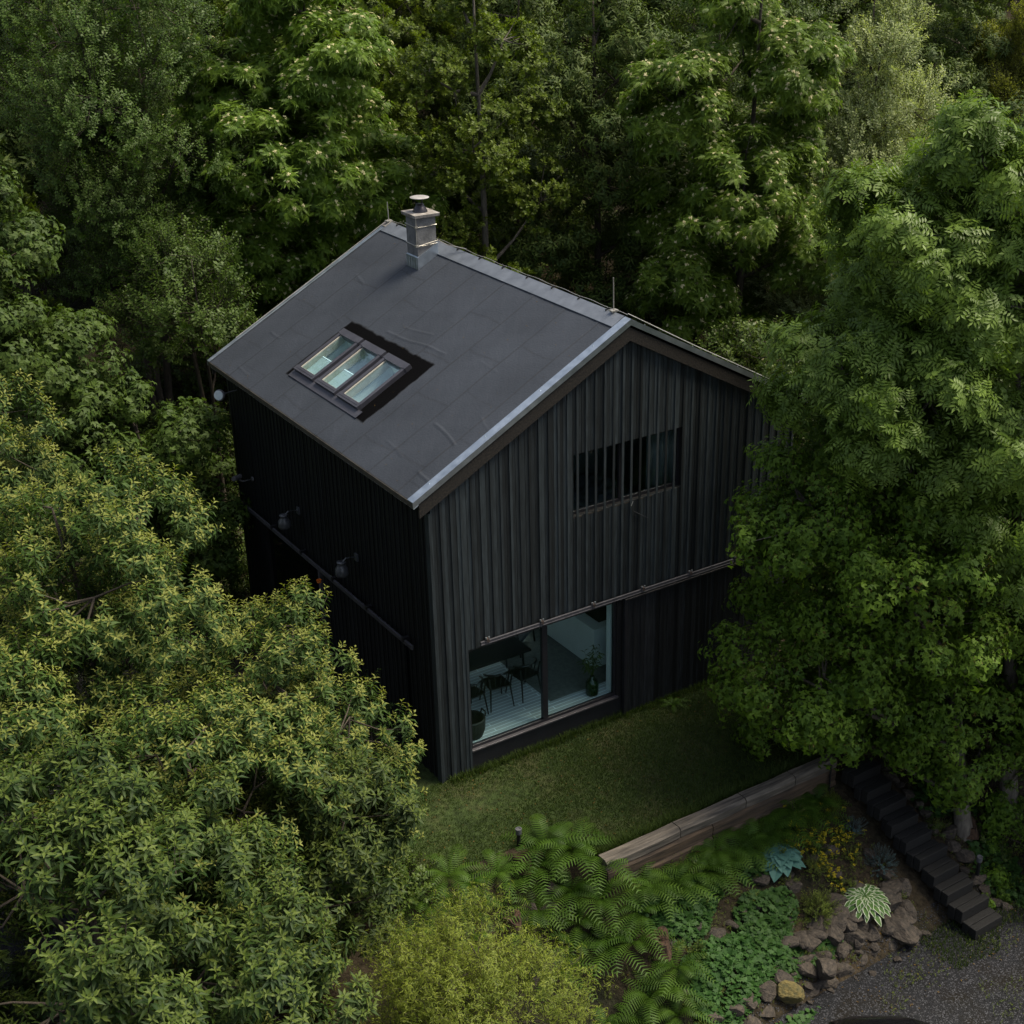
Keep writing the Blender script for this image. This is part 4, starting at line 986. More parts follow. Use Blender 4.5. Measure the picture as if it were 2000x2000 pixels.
# left foreground
make_tree('cherry with yellow-green shoot tips closest to the near corner of the house', 'tree', 'cherry', (-3.4, -1.6), rl(21, .9, 5.0, 2.0, 9, lr=.5), 4, 2.4, 14, .84, .33, .1, nb=60, group='cherry trees left of the house', name='cherry_tree', flat=.8)
make_tree('tall cherry with pale shoot tips in the middle of the left foreground', 'tree', 'cherry', (-5.4, .0), rl(22, 2.0, 7.0, 2.2, 10, lr=.5), 5, 2.4, 14, .84, .33, .12, nb=60, group='cherry trees left of the house', name='cherry_tree', flat=.8)
make_tree('tallest cherry at the left edge, its crown rising to a yellow-tipped point', 'tree', 'cherry', (-6.7, 3.6), rl(23, 3.5, 10.5, 2.7, 11, 'cone', lr=.5), 6, 2.4, 14, .84, .33, .12, nb=60, group='cherry trees left of the house', name='cherry_tree', flat=.8)
make_tree('dark large-leaved cherry filling the bottom left corner', 'tree', 'cherry_low', (-7.2, -4.8), rl(24, 2.2, 6.6, 2.55, 12, lr=.55), 7, 2.6, 13, .85, .33, .12, nb=60, group='cherry trees left of the house', name='cherry_tree', flat=.8)
make_tree('cherry at the left edge between the tallest cherry and the dark corner one', 'tree', 'cherry', (-8.0, -1.2), rl(28, 2.2, 6.6, 2.2, 9, lr=.5), 41, 2.4, 14, .84, .33, .12, nb=50, group='cherry trees left of the house', name='cherry_tree', flat=.8)
make_tree('cherry filling the gap between the house-corner cherry and the dark corner one', 'tree', 'cherry', (-5.2, -3.0), rl(29, 1.2, 5.2, 2.0, 8, lr=.55), 42, 2.6, 14, .84, .33, .1, nb=40, group='cherry trees left of the house', name='cherry_tree', flat=.8)
make_tree('low dark cherry behind the lime-green contorted willow', 'tree', 'cherry_low', (-3.7, -3.0), rl(25, .9, 4.0, 1.55, 8, lr=.55), 8, 2.6, 14, .8, .3, .08, nb=50, group='cherry trees left of the house', name='cherry_tree', flat=.8)
make_tree('lime-green contorted willow at the bottom edge in front of the ferns', 'tree', 'curly', (-2.85, -5.5), rl(26, .7, 3.4, 1.5, 9, lr=.5), 9, 5.0, 13, .9, .28, .07, nb=90, name='contorted_willow', flat=.9)
# behind and left
make_tree('broad-leaved maple at the left edge behind the cherries', 'tree', 'maple_deep', (-4.2, 10.4), rl(31, 1.2, 11.0, 3.1, 13, 'cone', lr=.5), 10, 2.6, 13, .95, .38, .16, name='maple_tree')
make_tree('bushy maple between the left-hand maple and the far house corner', 'tree', 'maple_deep', (-1.6, 9.0), rl(32, .6, 5.0, 1.9, 7, lr=.5), 11, 2.7, 12, .92, .36, .1, name='maple_tree')
make_tree('thin-leaved brownish tree with several bare leaning stems left of the flowering rowan', 'tree', 'brown', (1.0, 16.2), rl(33, 3.4, 12.2, 2.9, 12, lr=.45), 12, 2.6, 14, 1.0, .42, .10, nb=120, stems=4, name='sallow_tree')
make_tree('low grey-green sallow beside the far eave corner of the house', 'tree', 'brown', (1.1, 12.8), shift(rl(34, 3.6, 6.6, 1.5, 5, lr=.55), -.3, 0), 13, 2.6, 12, 1.15, .38, .07, nb=70, stems=3, name='sallow_tree')
make_tree('large rowan with cream flower heads behind the skylight side of the roof', 'tree', 'rowan_bloom', (5.2, 15.6), rl(35, 1.6, 12.2, 3.5, 14, lr=.45), 14, 3.0, 17, .82, .42, .14, group='rowans in flower behind the house', name='rowan_tree')
make_tree('oak with bright rounded leaf clumps just right of the chimney', 'tree', 'oak', (9.2, 13.4), rl(36, 1.4, 12.2, 2.7, 13, lr=.42), 15, 2.8, 15, 1.0, .42, .14, bark='bark_pale', name='oak_tree')
make_tree('dark chestnut with hanging narrow leaves behind the middle of the ridge', 'tree', 'chestnut', (13.0, 13.6), rl(37, .8, 11.6, 3.0, 13, lr=.45), 16, 2.2, 11, 1.1, .42, .15, name='chestnut_tree')
make_tree('rowan with many cream flower heads behind the right slope of the roof', 'tree', 'rowan_bloom', (14.4, 9.4), rl(38, .8, 13.0, 3.3, 14, lr=.42), 17, 3.0, 17, .82, .42, .14, group='rowans in flower behind the house', name='rowan_tree')
make_tree('pointed silver-green willow catching the light at the upper right', 'tree', 'silver', (19.0, 9.3), rl(39, .8, 11.2, 3.6, 15, 'cone', lr=.5), 18, 3.4, 14, 1.1, .42, .13, nb=120, name='willow_tree')
make_tree('dark low thicket tree in the shade between the rowan and the roof verge', 'tree', 'dark', (11.2, 4.6), rl(40, .3, 5.0, 2.4, 8, lr=.5), 19, 2.2, 11, 1.1, .38, .08, name='hazel_tree')
make_tree('small dark rowan beneath the right-hand flowering rowan', 'tree', 'rowan', (12.6, 2.2), rl(41, .3, 5.2, 2.0, 7, lr=.5), 20, 2.3, 12, 1.05, .38, .08, name='rowan_tree')
make_tree('pale drooping birch at the top right corner', 'tree', 'birch', (27.5, 11.0), rl(42, 2.2, 10.4, 2.3, 9, lr=.5), 21, 2.4, 11, 1.2, .4, .12, bark='bark_pale', name='birch_tree')
make_tree('dark leafy tree immediately right of the silver willow', 'tree', 'chestnut', (24.5, 12.5), rl(43, 1.0, 10.6, 3.2, 12, lr=.45), 22, 2.0, 10, 1.1, .42, .15, name='chestnut_tree')
# shared source trees for the forest behind
fs = []
for k, (kind, sd) in enumerate((('dark', 51), ('chestnut', 52), ('oak', 53))):
    fs.append(make_tree('x', 'tree', kind, (200+20*k, 60, 0), rl(sd, 1.0, 12.0, 3.3, 12, lr=.45), 30+k, 1.6, 10, 1.5, .46, .16, nb=40, name='forest_tree'))
frs = random.Random(8)
spots = [(-9.5, 17, 0, 'tall dark tree at the top left corner'), (-3.2, 18.5, 2, 'leafy oak at the top left edge behind the maple'), (3.5, 22.5, 0, 'dark tree behind the brownish sallow'), (9.5, 20.5, 2, 'oak at the top edge behind the flowering rowan'),
         (14.5, 20.5, 1, 'dark tree with a visible trunk above the chimney'), (18.5, 15.5, 0, 'dark tree behind the right-hand rowan'), (22.5, 18.5, 0, 'dark tree directly behind the tip of the silver willow'), (29.5, 17.5, 1, 'dark tree behind the birch'), (-8.5, 11, 0, 'dark tree at the left edge behind the tallest cherry'),
         (20.5, 3.5, 1, 'dark tree low at the right behind the ash'), (16.5, 4.2, 0, 'dark thicket tree below the silver willow'), (24.5, 6.0, 0, 'dark tree between the silver willow and the ash')]
used = [0, 0, 0]
def put(k, x, y, lab, grp=None, sc=1.):
    o = fs[k] if not used[k] else copy_tree(fs[k]); used[k] = 1
    o.location = (x, y, float(H(x, y))-.1); o.rotation_euler = (0, 0, frs.uniform(0, 6.28)); o.scale = (sc, sc, sc*frs.uniform(.9, 1.1)); o['label'] = lab
    if grp: o['group'] = grp
for x, y, k, lab in spots: put(k, x, y, lab, None, .82 if k or y > 15 else .62)
for j in range(5):
    for i in range(11):
        y = 25+j*6.0+frs.uniform(-1.5, 1.5); x = -10+j*4+i*5.6+frs.uniform(-1.6, 1.6)
        v = Vector((x+9.9, y+18.7, 0)); a = math.atan2(v.x, v.y)-YAW
        if -.42 < a < .36 and y > 17: put(frs.randrange(3), x, y, 'tree in the shaded forest rows on the slope behind the first trees', 'forest trees on the slope behind', frs.uniform(.85, 1.1))
# undergrowth shrubs
sh0 = make_tree('x', 'shrub', 'dark', (300, 0, 0), rl(61, .2, 1.5, 1.3, 6, lr=.6), 60, 3.0, 10, 1.0, .3, .03, nb=20, name='undergrowth_shrub')
fi = True
for x, y in [(-.9, 11.2), (-2.2, 12.8), (.6, 14.2), (3.2, 12.6), (6.0, 12.2), (8.2, 10.6), (10.2, 9.2), (9.6, 7.4), (10.6, 1.2), (3.0, 18.5), (-1.5, 15.5), (-5.5, 14), (12.5, 6.5), (13.5, 3.8), (7.0, 17.0), (10.9, 10.8), (16, 6.5), (9.4, -3.0), (10.4, -4.3), (9.3, -7.0), (10.3, -7.9), (8.9, -4.1), (10.6, -1.0), (14.0, 0.2), (-4.0, 6.8)]:
    o = sh0 if fi else copy_tree(sh0); fi = False
    o.location = (x, y, float(H(x, y))-.1); o.rotation_euler = (0, 0, frs.uniform(0, 6)); s_ = frs.uniform(.8, 1.3); o.scale = (s_, s_, s_)
    o['label'] = 'dark low shrub in the shaded undergrowth round the house'; o['group'] = 'undergrowth shrubs'
rq = random.Random(3); tq = TW()
for i in range(11):
    a = i*2.4; pe = np.array([math.cos(a)*rq.uniform(.05, .30), math.sin(a)*rq.uniform(.05, .22), rq.uniform(.7, 1.15)]); p0 = np.array([0, 0, .38]); tq.stem(p0, pe, .004, 0, .2)
    for k in range(12):
        f = .3+.7*k/11; tq.leaf(p0+(pe-p0)*f, rdir(rq, rq.uniform(0, 6.28), rq.uniform(-.3, .5)), UP, .15, .024, 0, rq.random(), droop=.3)
v_, f_, m_, tn_ = tq.done(); o = bpy.data.objects.new('leafy_stems', np_mesh('leafy_stems', v_, f_, m_, tn_, [L['chestnut']])); link(o, VASE)
# ================================================================ GARDEN
def leafarr(pts): return np.array(pts, float)
# -- lawn grass as many small blades
def blades(name, P, hgt, w, rg_, mat_, lean=.6):
    n = len(P); a = rg_.uniform(0, 6.283, n); d = np.stack([np.cos(a), np.sin(a), np.zeros(n)], 1); q = np.stack([-np.sin(a), np.cos(a), np.zeros(n)], 1)
    h = hgt*rg_.uniform(.6, 1.3, n)[:, None]; ww = w*rg_.uniform(.7, 1.3, n)[:, None]
    tip = P+q*lean*h*rg_.uniform(.2, 1, n)[:, None]+np.array([0, 0, 1.])*h
    mid = (P+tip)/2-q*.12*h
    V = np.stack([P-d*ww, P+d*ww, mid+d*ww*.7, tip, mid-d*ww*.7], 1).reshape(-1, 3); i = np.arange(n)*5
    F = np.concatenate([np.stack([i, i+1, i+2, i+4], 1), np.stack([i+4, i+2, i+3, i+3], 1)])
    # the tip as a thin quad
    V2 = V.reshape(n, 5, 3); tip2 = V2[:, 3]+d*ww*.1
    V = np.concatenate([V2, tip2[:, None]], 1).reshape(-1, 3); i = np.arange(n)*6
    F = np.concatenate([np.stack([i, i+1, i+2, i+4], 1), np.stack([i+4, i+2, i+5, i+3], 1)])
    t = rg_.random(n); o = bpy.data.objects.new(name, np_mesh(name, V, F, None, np.concatenate([t, t]), [mat_])); link(o); o['kind'] = 'stuff'; return o
g = np.random.default_rng(5)
n = 150000; x = g.uniform(-2.2, 9.6, n); y = g.uniform(-3.4, .0, n); k = (y > edge_y(x)+.03) & ~((x > .0) & (y > -.02))
dens = .5+.5*sn(x*1.2, y*1.6); wear = np.clip(1.2-np.hypot((x-.2)/1.7, (y+.95)/.5), 0, 1)*.9
k &= g.random(n) > wear*.9; k &= (g.random(n) < .55+.45*dens)
P = np.stack([x[k], y[k], H(x[k], y[k])+.004], 1); tag(blades('lawn_grass', P, .038, .005, g, L['grass']), 'short mown grass of the lawn in front of the house', 'grass')
n = 9000; x = g.uniform(.2, 6.4, n); y = edge_y(x)+.04+np.abs(g.normal(0, .12, n)); x2 = g.uniform(-2, 9, 5000); y2 = -.06-np.abs(g.normal(0, .07, 5000)); y2 = np.where(x2 < 0, -.5, y2)
x2, y2 = x2[x2 > .1], y2[x2 > .1]; x = np.concatenate([x, x2]); y = np.concatenate([y, y2]); P = np.stack([x, y, H(x, y)], 1)
tag(blades('tall_grass', P, .12, .006, g, L['grass'], 1.0), 'longer grass fringing the log edge and the foot of the house wall', 'grass')

# -- log retaining wall > log, end post
t = thing('log_retaining_wall', 'weathered squared logs stacked as an edge between lawn and planted slope', 'retaining wall', (0, 0, 0))
def logpiece(x0, x1, y0, y1, z0, z1, m_, nseg=26, amp=.02, sd=0, tilt=0):
    xs_ = np.linspace(x0, x1, nseg); b = MB(); prof = []
    for i, x in enumerate(xs_):
        w = amp; j = lambda q: w*float(sn(x*3+q, q*2.1, sd))
        f = (x-x0)/(x1-x0); dz_ = tilt*f; dy = -.015*math.sin(f*3)
        prof.append([(x, y0+j(1)+dy, z0+j(2)+dz_), (x, y0-.01+j(3)+dy, z1-.05+j(4)+dz_), (x, y0+.04+j(5)+dy, z1+j(6)+dz_), (x, y1-.03+j(7)+dy, z1-.01+j(8)+dz_), (x, y1+j(9)+dy, z0+dz_)])
    vs = [p for r in prof for p in r]; fs_ = []
    for i in range(nseg-1):
        for k_ in range(5): fs_.append((i*5+k_, i*5+(k_+1) % 5, (i+1)*5+(k_+1) % 5, (i+1)*5+k_))
    fs_ += [(0, 1, 2, 3, 4), tuple((nseg-1)*5+q for q in (4, 3, 2, 1, 0))]
    b.poly(vs, fs_); return b.build('log', m_, t, smooth=False)
for i, (a, c_) in enumerate([(.98, 2.5), (2.52, 3.95), (3.97, 5.1), (5.12, 6.12)]):
    logpiece(a, c_, -3.62, -3.36, -.06, .13, M['timber'], sd=i, amp=.008)
for i, (a, c_) in enumerate([(1.0, 3.2), (3.22, 6.1)]):
    logpiece(a, c_, -3.64, -3.38, -.30, -.075, M['timber_side'], sd=i+7, amp=.009)
    logpiece(a+.02, c_, -3.66, -3.39, -.56, -.31, M['timber_side'], sd=i+17, amp=.009)
b = MB(); b.tube([(5.9, -3.70, -.6), (5.9, -3.70, .1)], .02, 8); b.build('steel_pin', M['black_metal'], t)

# -- sleeper steps > step
def steps(lab, x0, y0, z0, n, dx, dy, dzz, wid, name='sleeper_steps'):
    t = thing(name, lab, 'steps', (x0, y0, z0)); rr = random.Random(n)
    for i in range(n):
        b = MB(); cx_, cy_, cz_ = dx*i, dy*i, -dzz*i
        for q in range(2):
            d0 = dy*(q)/2*1.0; b.box(cx_+rr.uniform(-.03, .03), cx_+wid+rr.uniform(-.04, .04), cy_+d0+dy/2+.006, cy_+d0-.004, cz_-.26, cz_+rr.uniform(-.006, .006), t=rr.random())
        b.build('step', M['step'], t, .012)
    return t
steps('steep flight of black sleeper steps running down beside the rockery', 6.12, -3.75, -.03, 10, .035, -.315, .185, .68)
steps('short black sleeper steps at the bottom left beside the contorted willow', -3.85, -2.1, -.15, 9, .03, -.34, .19, .75)

# -- rocks
def rockmesh(seed, m_):
    rr = np.random.default_rng(seed); import bmesh
    bm = bmesh.new(); bmesh.ops.create_icosphere(bm, subdivisions=3, radius=1)
    pl = rr.normal(size=(11, 3)); pl /= np.linalg.norm(pl, axis=1, keepdims=True); off = rr.uniform(.42, .8, 11)
    for v in bm.verts:
        p = np.array(v.co)
        for a_, o_ in zip(pl, off):
            d_ = p@a_-o_
            if d_ > 0: p = p-a_*d_*.98
        v.co = p*(1+.03*math.sin(p[0]*9+seed)*math.sin(p[1]*8))
    me = bpy.data.meshes.new('rock'); bm.to_mesh(me); bm.free(); me.materials.append(m_); return me
RM = [rockmesh(i, M['rock_moss'] if i == 5 else M['rock']) for i in range(7)]
rr = random.Random(12)
def rock(x, y, s, lab, grp, k=None, z=None, flat=.7):
    me = RM[rr.randrange(5) if k is None else k]
    o = bpy.data.objects.new('rock', me); link(o); o.location = (x, y, (float(H(x, y)) if z is None else z)+s*.12); o.scale = (s*rr.uniform(.9, 1.4), s*rr.uniform(.8, 1.1), s*flat*rr.uniform(.8, 1.2))
    o.rotation_euler = (rr.uniform(-.3, .3), rr.uniform(-.3, .3), rr.uniform(0, 6)); tag(o, lab, 'rock', grp); return o
x = 1.3
while x < 5.9:       # foot of the rockery, two or three courses
    s_ = rr.uniform(.15, .27)
    rock(x, -6.12+.05*math.sin(x*3), s_, 'brown stone in the dry-stone foot of the rockery along the gravel', 'stones in the foot wall of the rockery', z=-1.86)
    rock(x+.1, -5.95+rr.uniform(-.05, .05), s_*.95, 'brown stone in the dry-stone foot of the rockery along the gravel', 'stones in the foot wall of the rockery', z=-1.62)
    if x > 3.3: rock(x+.05, -5.75+rr.uniform(-.06, .06), s_*.9, 'brown stone in the dry-stone foot of the rockery along the gravel', 'stones in the foot wall of the rockery', z=-1.42)
    x += s_*1.75
for i in range(11):
    rock(3.3+i*.24, -5.62+rr.uniform(-.08, .12), rr.uniform(.18, .28), 'flat-topped stone in the upper course of the rockery foot', 'upper course of the rockery foot', z=-1.36, flat=.5)
rock(2.75, -6.15, .30, 'large moss-covered boulder at the foot of the geranium bank', None, 5, -1.7, .75)
rock(3.55, -6.2, .20, 'pale grey angular stone standing beside the mossy boulder', None, 3, -1.55, 1.1)
rock(5.35, -6.1, .33, 'reddish block at the right corner of the rockery foot', None, 2, -1.7, .8)
for i, (x, y, s_) in enumerate([(5.75, -5.9, .26), (5.6, -5.6, .24), (5.85, -5.3, .2), (5.3, -5.7, .24), (4.9, -5.65, .22), (4.2, -5.5, .18), (4.6, -5.35, .16), (5.8, -4.9, .15), (5.6, -6.0, .2), (5.95, -5.6, .2), (4.45, -5.9, .26)]):
    rock(x, y, s_, 'brown stone packed on the slope between the variegated hosta and the steps', 'stones round the variegated hosta')
for i in range(15):
    y = -3.7-i*.21; rock(7.25+.05*i*.3+rr.uniform(-.1, .2), y, rr.uniform(.10, .22), 'grey-brown stone edging the right side of the sleeper steps', 'stones edging the steps')
for i in range(9):
    rock(3.0+rr.uniform(-.9, 2.2), -4.65+rr.uniform(-.35, .2), rr.uniform(.08, .19), 'small stone set between the two hostas on the rockery', 'small stones on the rockery')
for i in range(8):
    rock(1.4+i*.3, -4.75+rr.uniform(-.15, .1)-.02*i, rr.uniform(.12, .2), 'half-buried flat stone between the two geranium patches', 'stones between the geranium patches', flat=.5)
for i in range(6): rock(-.2+rr.uniform(-.6, .8), -3.5+rr.uniform(-.6, .4), rr.uniform(.12, .24), 'dark stone showing between the ferns left of the log end', 'stones among the ferns')

for i in range(60):
    x_ = rr.uniform(1.2, 6.0); rock(x_, -6.3+rr.uniform(-.2, .9), rr.uniform(.04, .10), 'small stone among the larger ones of the rockery', 'small loose stones of the rockery', z=None)
for i in range(46):
    x_ = rr.uniform(3.4, 6.0); y_ = rr.uniform(-6.0, -5.2); rock(x_, y_, rr.uniform(.10, .22), 'half-buried stone of the rockery under the variegated hosta', 'half-buried rockery stones', z=float(H(x_, y_))-.06)
# -- ferns
def fernmesh(seed, nf=13, L_=.78):
    r = random.Random(seed); t = TW()
    for i in range(nf):
        a = i*2.4+r.uniform(-.3, .3); el = 1.12+r.uniform(-.45, .25); d = rdir(r, a, el); LL = L_*r.uniform(.75, 1.15); sd = np.cross(d, UP); sd /= np.linalg.norm(sd); tt = r.random()
        prev = np.zeros(3)
        for k in range(17):
            f = (k+1)/17; c = d*LL*f+np.array([math.cos(a), math.sin(a), 0])*LL*.35*f*f-UP*LL*.62*f**2.4
            tang = c-prev; tang /= np.linalg.norm(tang); nn = np.cross(sd, tang)
            w = .155*L_*math.sin(math.pi*min(1, .12+.88*(1-f)**.8))**.8+.01
            for g_ in (-1, 1):
                e = c+sd*g_*w+tang*w*.35-UP*w*.18
                t.quad(c-tang*.012*L_/.75, e-tang*.004, e+tang*.004, c+tang*.013*L_/.75, 0, min(1, max(0, tt+r.uniform(-.15, .15))))
            if k % 4 == 0: t.stem(prev, c, .004, 0, .9)
            prev = c
    v, f_, m_, tn = t.done(); return np_mesh('fern', v, f_, m_, tn, [L['fern']])
FM = [fernmesh(i) for i in range(4)]
def fern(x, y, s_, lab, grp=None):
    o = bpy.data.objects.new('fern', FM[rr.randrange(4)]); link(o); o.location = (x, y, float(H(x, y))); o.scale = (s_, s_, s_*.95); o.rotation_euler = (rr.uniform(-.1, .1), rr.uniform(-.1, .1), rr.uniform(0, 6)); tag(o, lab, 'fern', grp)
for i in range(13): fern(1.8+i*.31+rr.uniform(-.08, .08), -3.98+rr.uniform(-.15, .08)+.012*i, rr.uniform(.8, 1.0), 'fern in the row growing below the log edge', 'ferns below the log edge')
for x, y in [(.15, -2.75), (.75, -2.95), (.45, -3.35), (-.2, -3.3), (.8, -3.75), (.1, -3.95), (.55, -4.3), (-.4, -4.2), (1.2, -4.2), (.45, -2.6), (1.0, -3.35), (.35, -3.75), (-.1, -2.85), (.9, -4.5)]:
    fern(x, y, rr.uniform(.85, 1.1), 'fern in the big clump left of the log end', 'ferns in the big clump')
for x, y in [(-1.25, -2.35), (-1.0, -2.6), (-1.45, -2.75), (-1.1, -2.95), (-1.8, -2.6), (-1.9, -3.1), (-1.5, -3.3), (-2.2, -2.9)]: fern(x, y, rr.uniform(.7, .9), 'fern in the small clump between the cherry and the lawn', 'ferns in the small clump')
for x, y in [(.7, -5.2), (1.05, -5.35), (.4, -5.35), (.9, -5.65), (1.3, -5.1), (.2, -5.6), (-.1, -5.1), (.6, -5.85)]: fern(x, y, rr.uniform(.75, 1.0), 'fern in the low clump between the willow and the geraniums', 'ferns in the low clump')
fern(4.9, -.35, .4, 'tiny fern at the foot of the sliding panel', None)

# -- broad-leaved ground plants
def geranium(name, lab, cx_, cy_, rx, ry, n, seed, s_=.055, hump=.28, mt='geranium', rot=0.):
    r = np.random.default_rng(seed); u = r.uniform(-1, 1, (n*2, 2)); u = u[(u**2).sum(1) < 1][:n]
    ed = 1+.18*np.sin(np.arctan2(u[:, 1], u[:, 0])*3+seed); ux, uy = u[:, 0]*rx*ed, u[:, 1]*ry*ed
    x = cx_+ux*math.cos(rot)-uy*math.sin(rot); y = cy_+ux*math.sin(rot)+uy*math.cos(rot)
    z = H(x, y)+hump*(1-(u**2).sum(1))**.5*(.75+.25*sn(x*5, y*5, seed))+r.uniform(-.06, .03, len(x))
    temps = []
    for q in range(4):
        rq = random.Random(q); t = TW(); tt = rq.random()
        for j in range(7):
            a = j*6.283/7*.93+.2; t.leaf((0, 0, 0), (math.cos(a), math.sin(a), .12), UP, 1.0*rq.uniform(.9, 1.1), .78, 0, tt, fold=.08, droop=.15)
        temps.append(t.done())
    me = assemble(name, (temps, [mt, mt]), np.stack([x, y, z], 1), np.stack([r.normal(0, .35, len(x)), r.normal(-.15, .35, len(x)), np.ones(len(x))], 1), s_*r.uniform(.7, 1.25, len(x)), r)
    o = bpy.data.objects.new(name, me); link(o); tag(o, lab, 'geranium'); return o
geranium('geranium_patch', 'rounded blue-green geranium mound below the left end of the logs', 1.95, -4.45, .80, .42, 900, 1, rot=.1)
geranium('geranium_patch', 'widest geranium carpet spreading down to the gravel', 2.15, -5.55, 1.15, .55, 1700, 2, rot=.12)
geranium('geranium_patch', 'geranium mound in the middle of the bank above the widest carpet', 3.15, -5.15, .75, .45, 850, 3, rot=.5)
geranium('geranium_patch', 'small geranium tuft left of the blue hosta', 3.55, -4.3, .32, .28, 220, 4)
geranium('geranium_patch', 'geranium mound at the right of the steps under the maple', 8.0, -4.6, .6, .55, 600, 5)
geranium('geranium_patch', 'geraniums trailing along the lower right of the steps', 8.0, -6.1, .5, .8, 500, 6, hump=.15)
geranium('geranium_patch', 'dark geranium patch at the very bottom next to the willow', .5, -6.2, .7, .4, 600, 7)
geranium('lady_mantle_patch', 'sprawling green plants in front of the rock at the foot wall', 2.6, -6.55, .5, .16, 120, 8, s_=.045, hump=.08)
def hosta(lab, x, y, n, R, L_, W_, mats, seed, edge):
    r = random.Random(seed); t = TW()
    for i in range(n):
        f = (i/n)**.6; a = i*2.4; el = 1.25-1.15*f; d = rdir(r, a, el); st = d*R*f*.75*np.array([1, 1, .9])+UP*.14*(1-f); hd = rdir(r, a+r.uniform(-.3, .3), .35-.6*f); LL = L_*r.uniform(.8, 1.15)
        nn = UP*.9-hd*.1; sd = np.cross(hd, nn); sd /= np.linalg.norm(sd); tt = r.random()
        # cordate blade: rings of stations along the midrib
        st_ = []
        for k in range(7):
            q = k/6; w = W_*LL*math.sin(math.pi*(.10+.88*q)**.8)*.5; c = st+hd*LL*q-UP*LL*.28*q*q
            st_.append((c, w))
        for k in range(6):
            (c0_, w0), (c1_, w1) = st_[k], st_[k+1]
            for g_ in (-1, 1):
                inn = .80 if edge else 1.0; up_ = UP*.22
                t.quad(c0_, c1_, c1_+sd*g_*w1*inn+up_*w1*inn, c0_+sd*g_*w0*inn+up_*w0*inn, 0, tt)
                if edge: t.quad(c0_+sd*g_*w0*inn+up_*w0*inn, c1_+sd*g_*w1*inn+up_*w1*inn, c1_+sd*g_*(w1+.004)+up_*w1, c0_+sd*g_*(w0+.004)+up_*w0, 1, tt)
        t.stem((0, 0, 0), st, .004, 0, .5)
    v, f_, m_, tn = t.done(); o = bpy.data.objects.new('hosta', np_mesh('hosta', v, f_, m_, tn, [L[mats[0]], L[mats[1]]], smooth=False)); link(o); o.location = (x, y, float(H(x, y))+.05); tag(o, lab, 'hosta'); return o
hosta('blue-leaved hosta with broad leaves in the middle of the rockery', 4.1, -4.4, 34, .36, .24, .95, ['hosta_blue', 'hosta_blue'], 3, False)
hosta('big green hosta with cream leaf margins at the top of the stone foot', 5.05, -5.55, 85, .52, .17, .55, ['hosta_green', 'hosta_edge'], 4, True)
# yellow heads: stems with rounded flower heads
def heads(name, lab, cat, P, s_, mt, seed, k=14, stem=.12):
    r = random.Random(seed); t = TW()
    for (x, y) in P:
        z = float(H(x, y)); h = stem*r.uniform(.6, 1.3); c = np.array([x, y, z+h]); t.stem((x, y, z), c, .003, 1, .5)
        for j in range(k):
            d = rdir(r, r.uniform(0, 6.28), r.uniform(-.1, 1.5)); p = c+d*s_*.6; t.leaf(p, rdir(r, r.uniform(0, 6.28), r.uniform(-.4, .6)), d, s_*.7, s_*.55, 0, r.random(), simple=True, droop=0)
        for j in range(5): t.leaf((x, y, z+h*r.uniform(.1, .7)), rdir(r, r.uniform(0, 6.28), .3), UP, .06, .025, 1, r.random(), simple=True)
    v, f_, m_, tn = t.done(); o = bpy.data.objects.new(name, np_mesh(name, v, f_, m_, tn, [L[mt], L['shrub']])); link(o); tag(o, lab, cat); return o
def scatter(cx_, cy_, rx, ry, n, seed):
    r = random.Random(seed); return [(cx_+r.gauss(0, rx), cy_+r.gauss(0, ry)) for _ in range(n)]
heads('yellow_flower_drift', 'yellow-green flower drift trailing over stones right of the blue hosta', 'flowers', scatter(4.75, -4.35, .22, .28, 48, 1), .045, 'yellow', 1)
heads('yellow_flower_drift', 'yellow-green flower drift nearest the sleeper steps', 'flowers', scatter(5.35, -4.45, .24, .26, 60, 2), .045, 'yellow', 2)
heads('yellow_flower_drift', 'thin line of yellow-green flowers above the variegated hosta', 'flowers', scatter(4.85, -4.95, .09, .16, 26, 3), .04, 'yellow', 3)
def bushlet(name, lab, cat, x, y, R, h, kind, n, sc_, seed, z=None, cone=False):
    r = np.random.default_rng(seed); d = r.normal(size=(n, 3)); d /= np.linalg.norm(d, axis=1, keepdims=True); d[:, 2] = np.abs(d[:, 2])
    rad = r.uniform(.35, 1, n)**.6
    if cone: d[:, :2] *= (1-rad*0)[:, None]
    p = d*rad[:, None]*np.array([R, R, h])*(1+.15*np.sin(d[:, :1]*6+seed))
    z = float(H(x, y)) if z is None else z
    t = thing(name, lab, cat, (x, y, z)); me = assemble('foliage', TPL[kind], p-d*.1, d+np.array([0, 0, .35]), sc_*r.uniform(.7, 1.2, n), r)
    o = bpy.data.objects.new('foliage', me); link(o, t)
    b = MB()
    for q in range(6): b.tube([(0, 0, -.05), (d[q, 0]*R*.3, d[q, 1]*R*.3, h*.4), tuple(p[q])], [.012, .009, .004], 5)
    b.build('stem', M['bark'], t); return t
def tw_spruce(r):
    t = TW(); t.stem((0, 0, 0), (0, 0, .16), .006)
    for i in range(34):
        a = i*2.4; t.leaf((0, 0, .16*i/34), rdir(r, a, .7), UP, .03, .006, 0, r.random(), simple=True, droop=0)
    return t.done()
def tw_grass(r):
    t = TW()
    for i in range(10): t.leaf((0, 0, 0), rdir(r, i*2.4, .9+r.uniform(-.4, .4)), UP, .22, .014, 0, r.random(), droop=.3)
    return t.done()
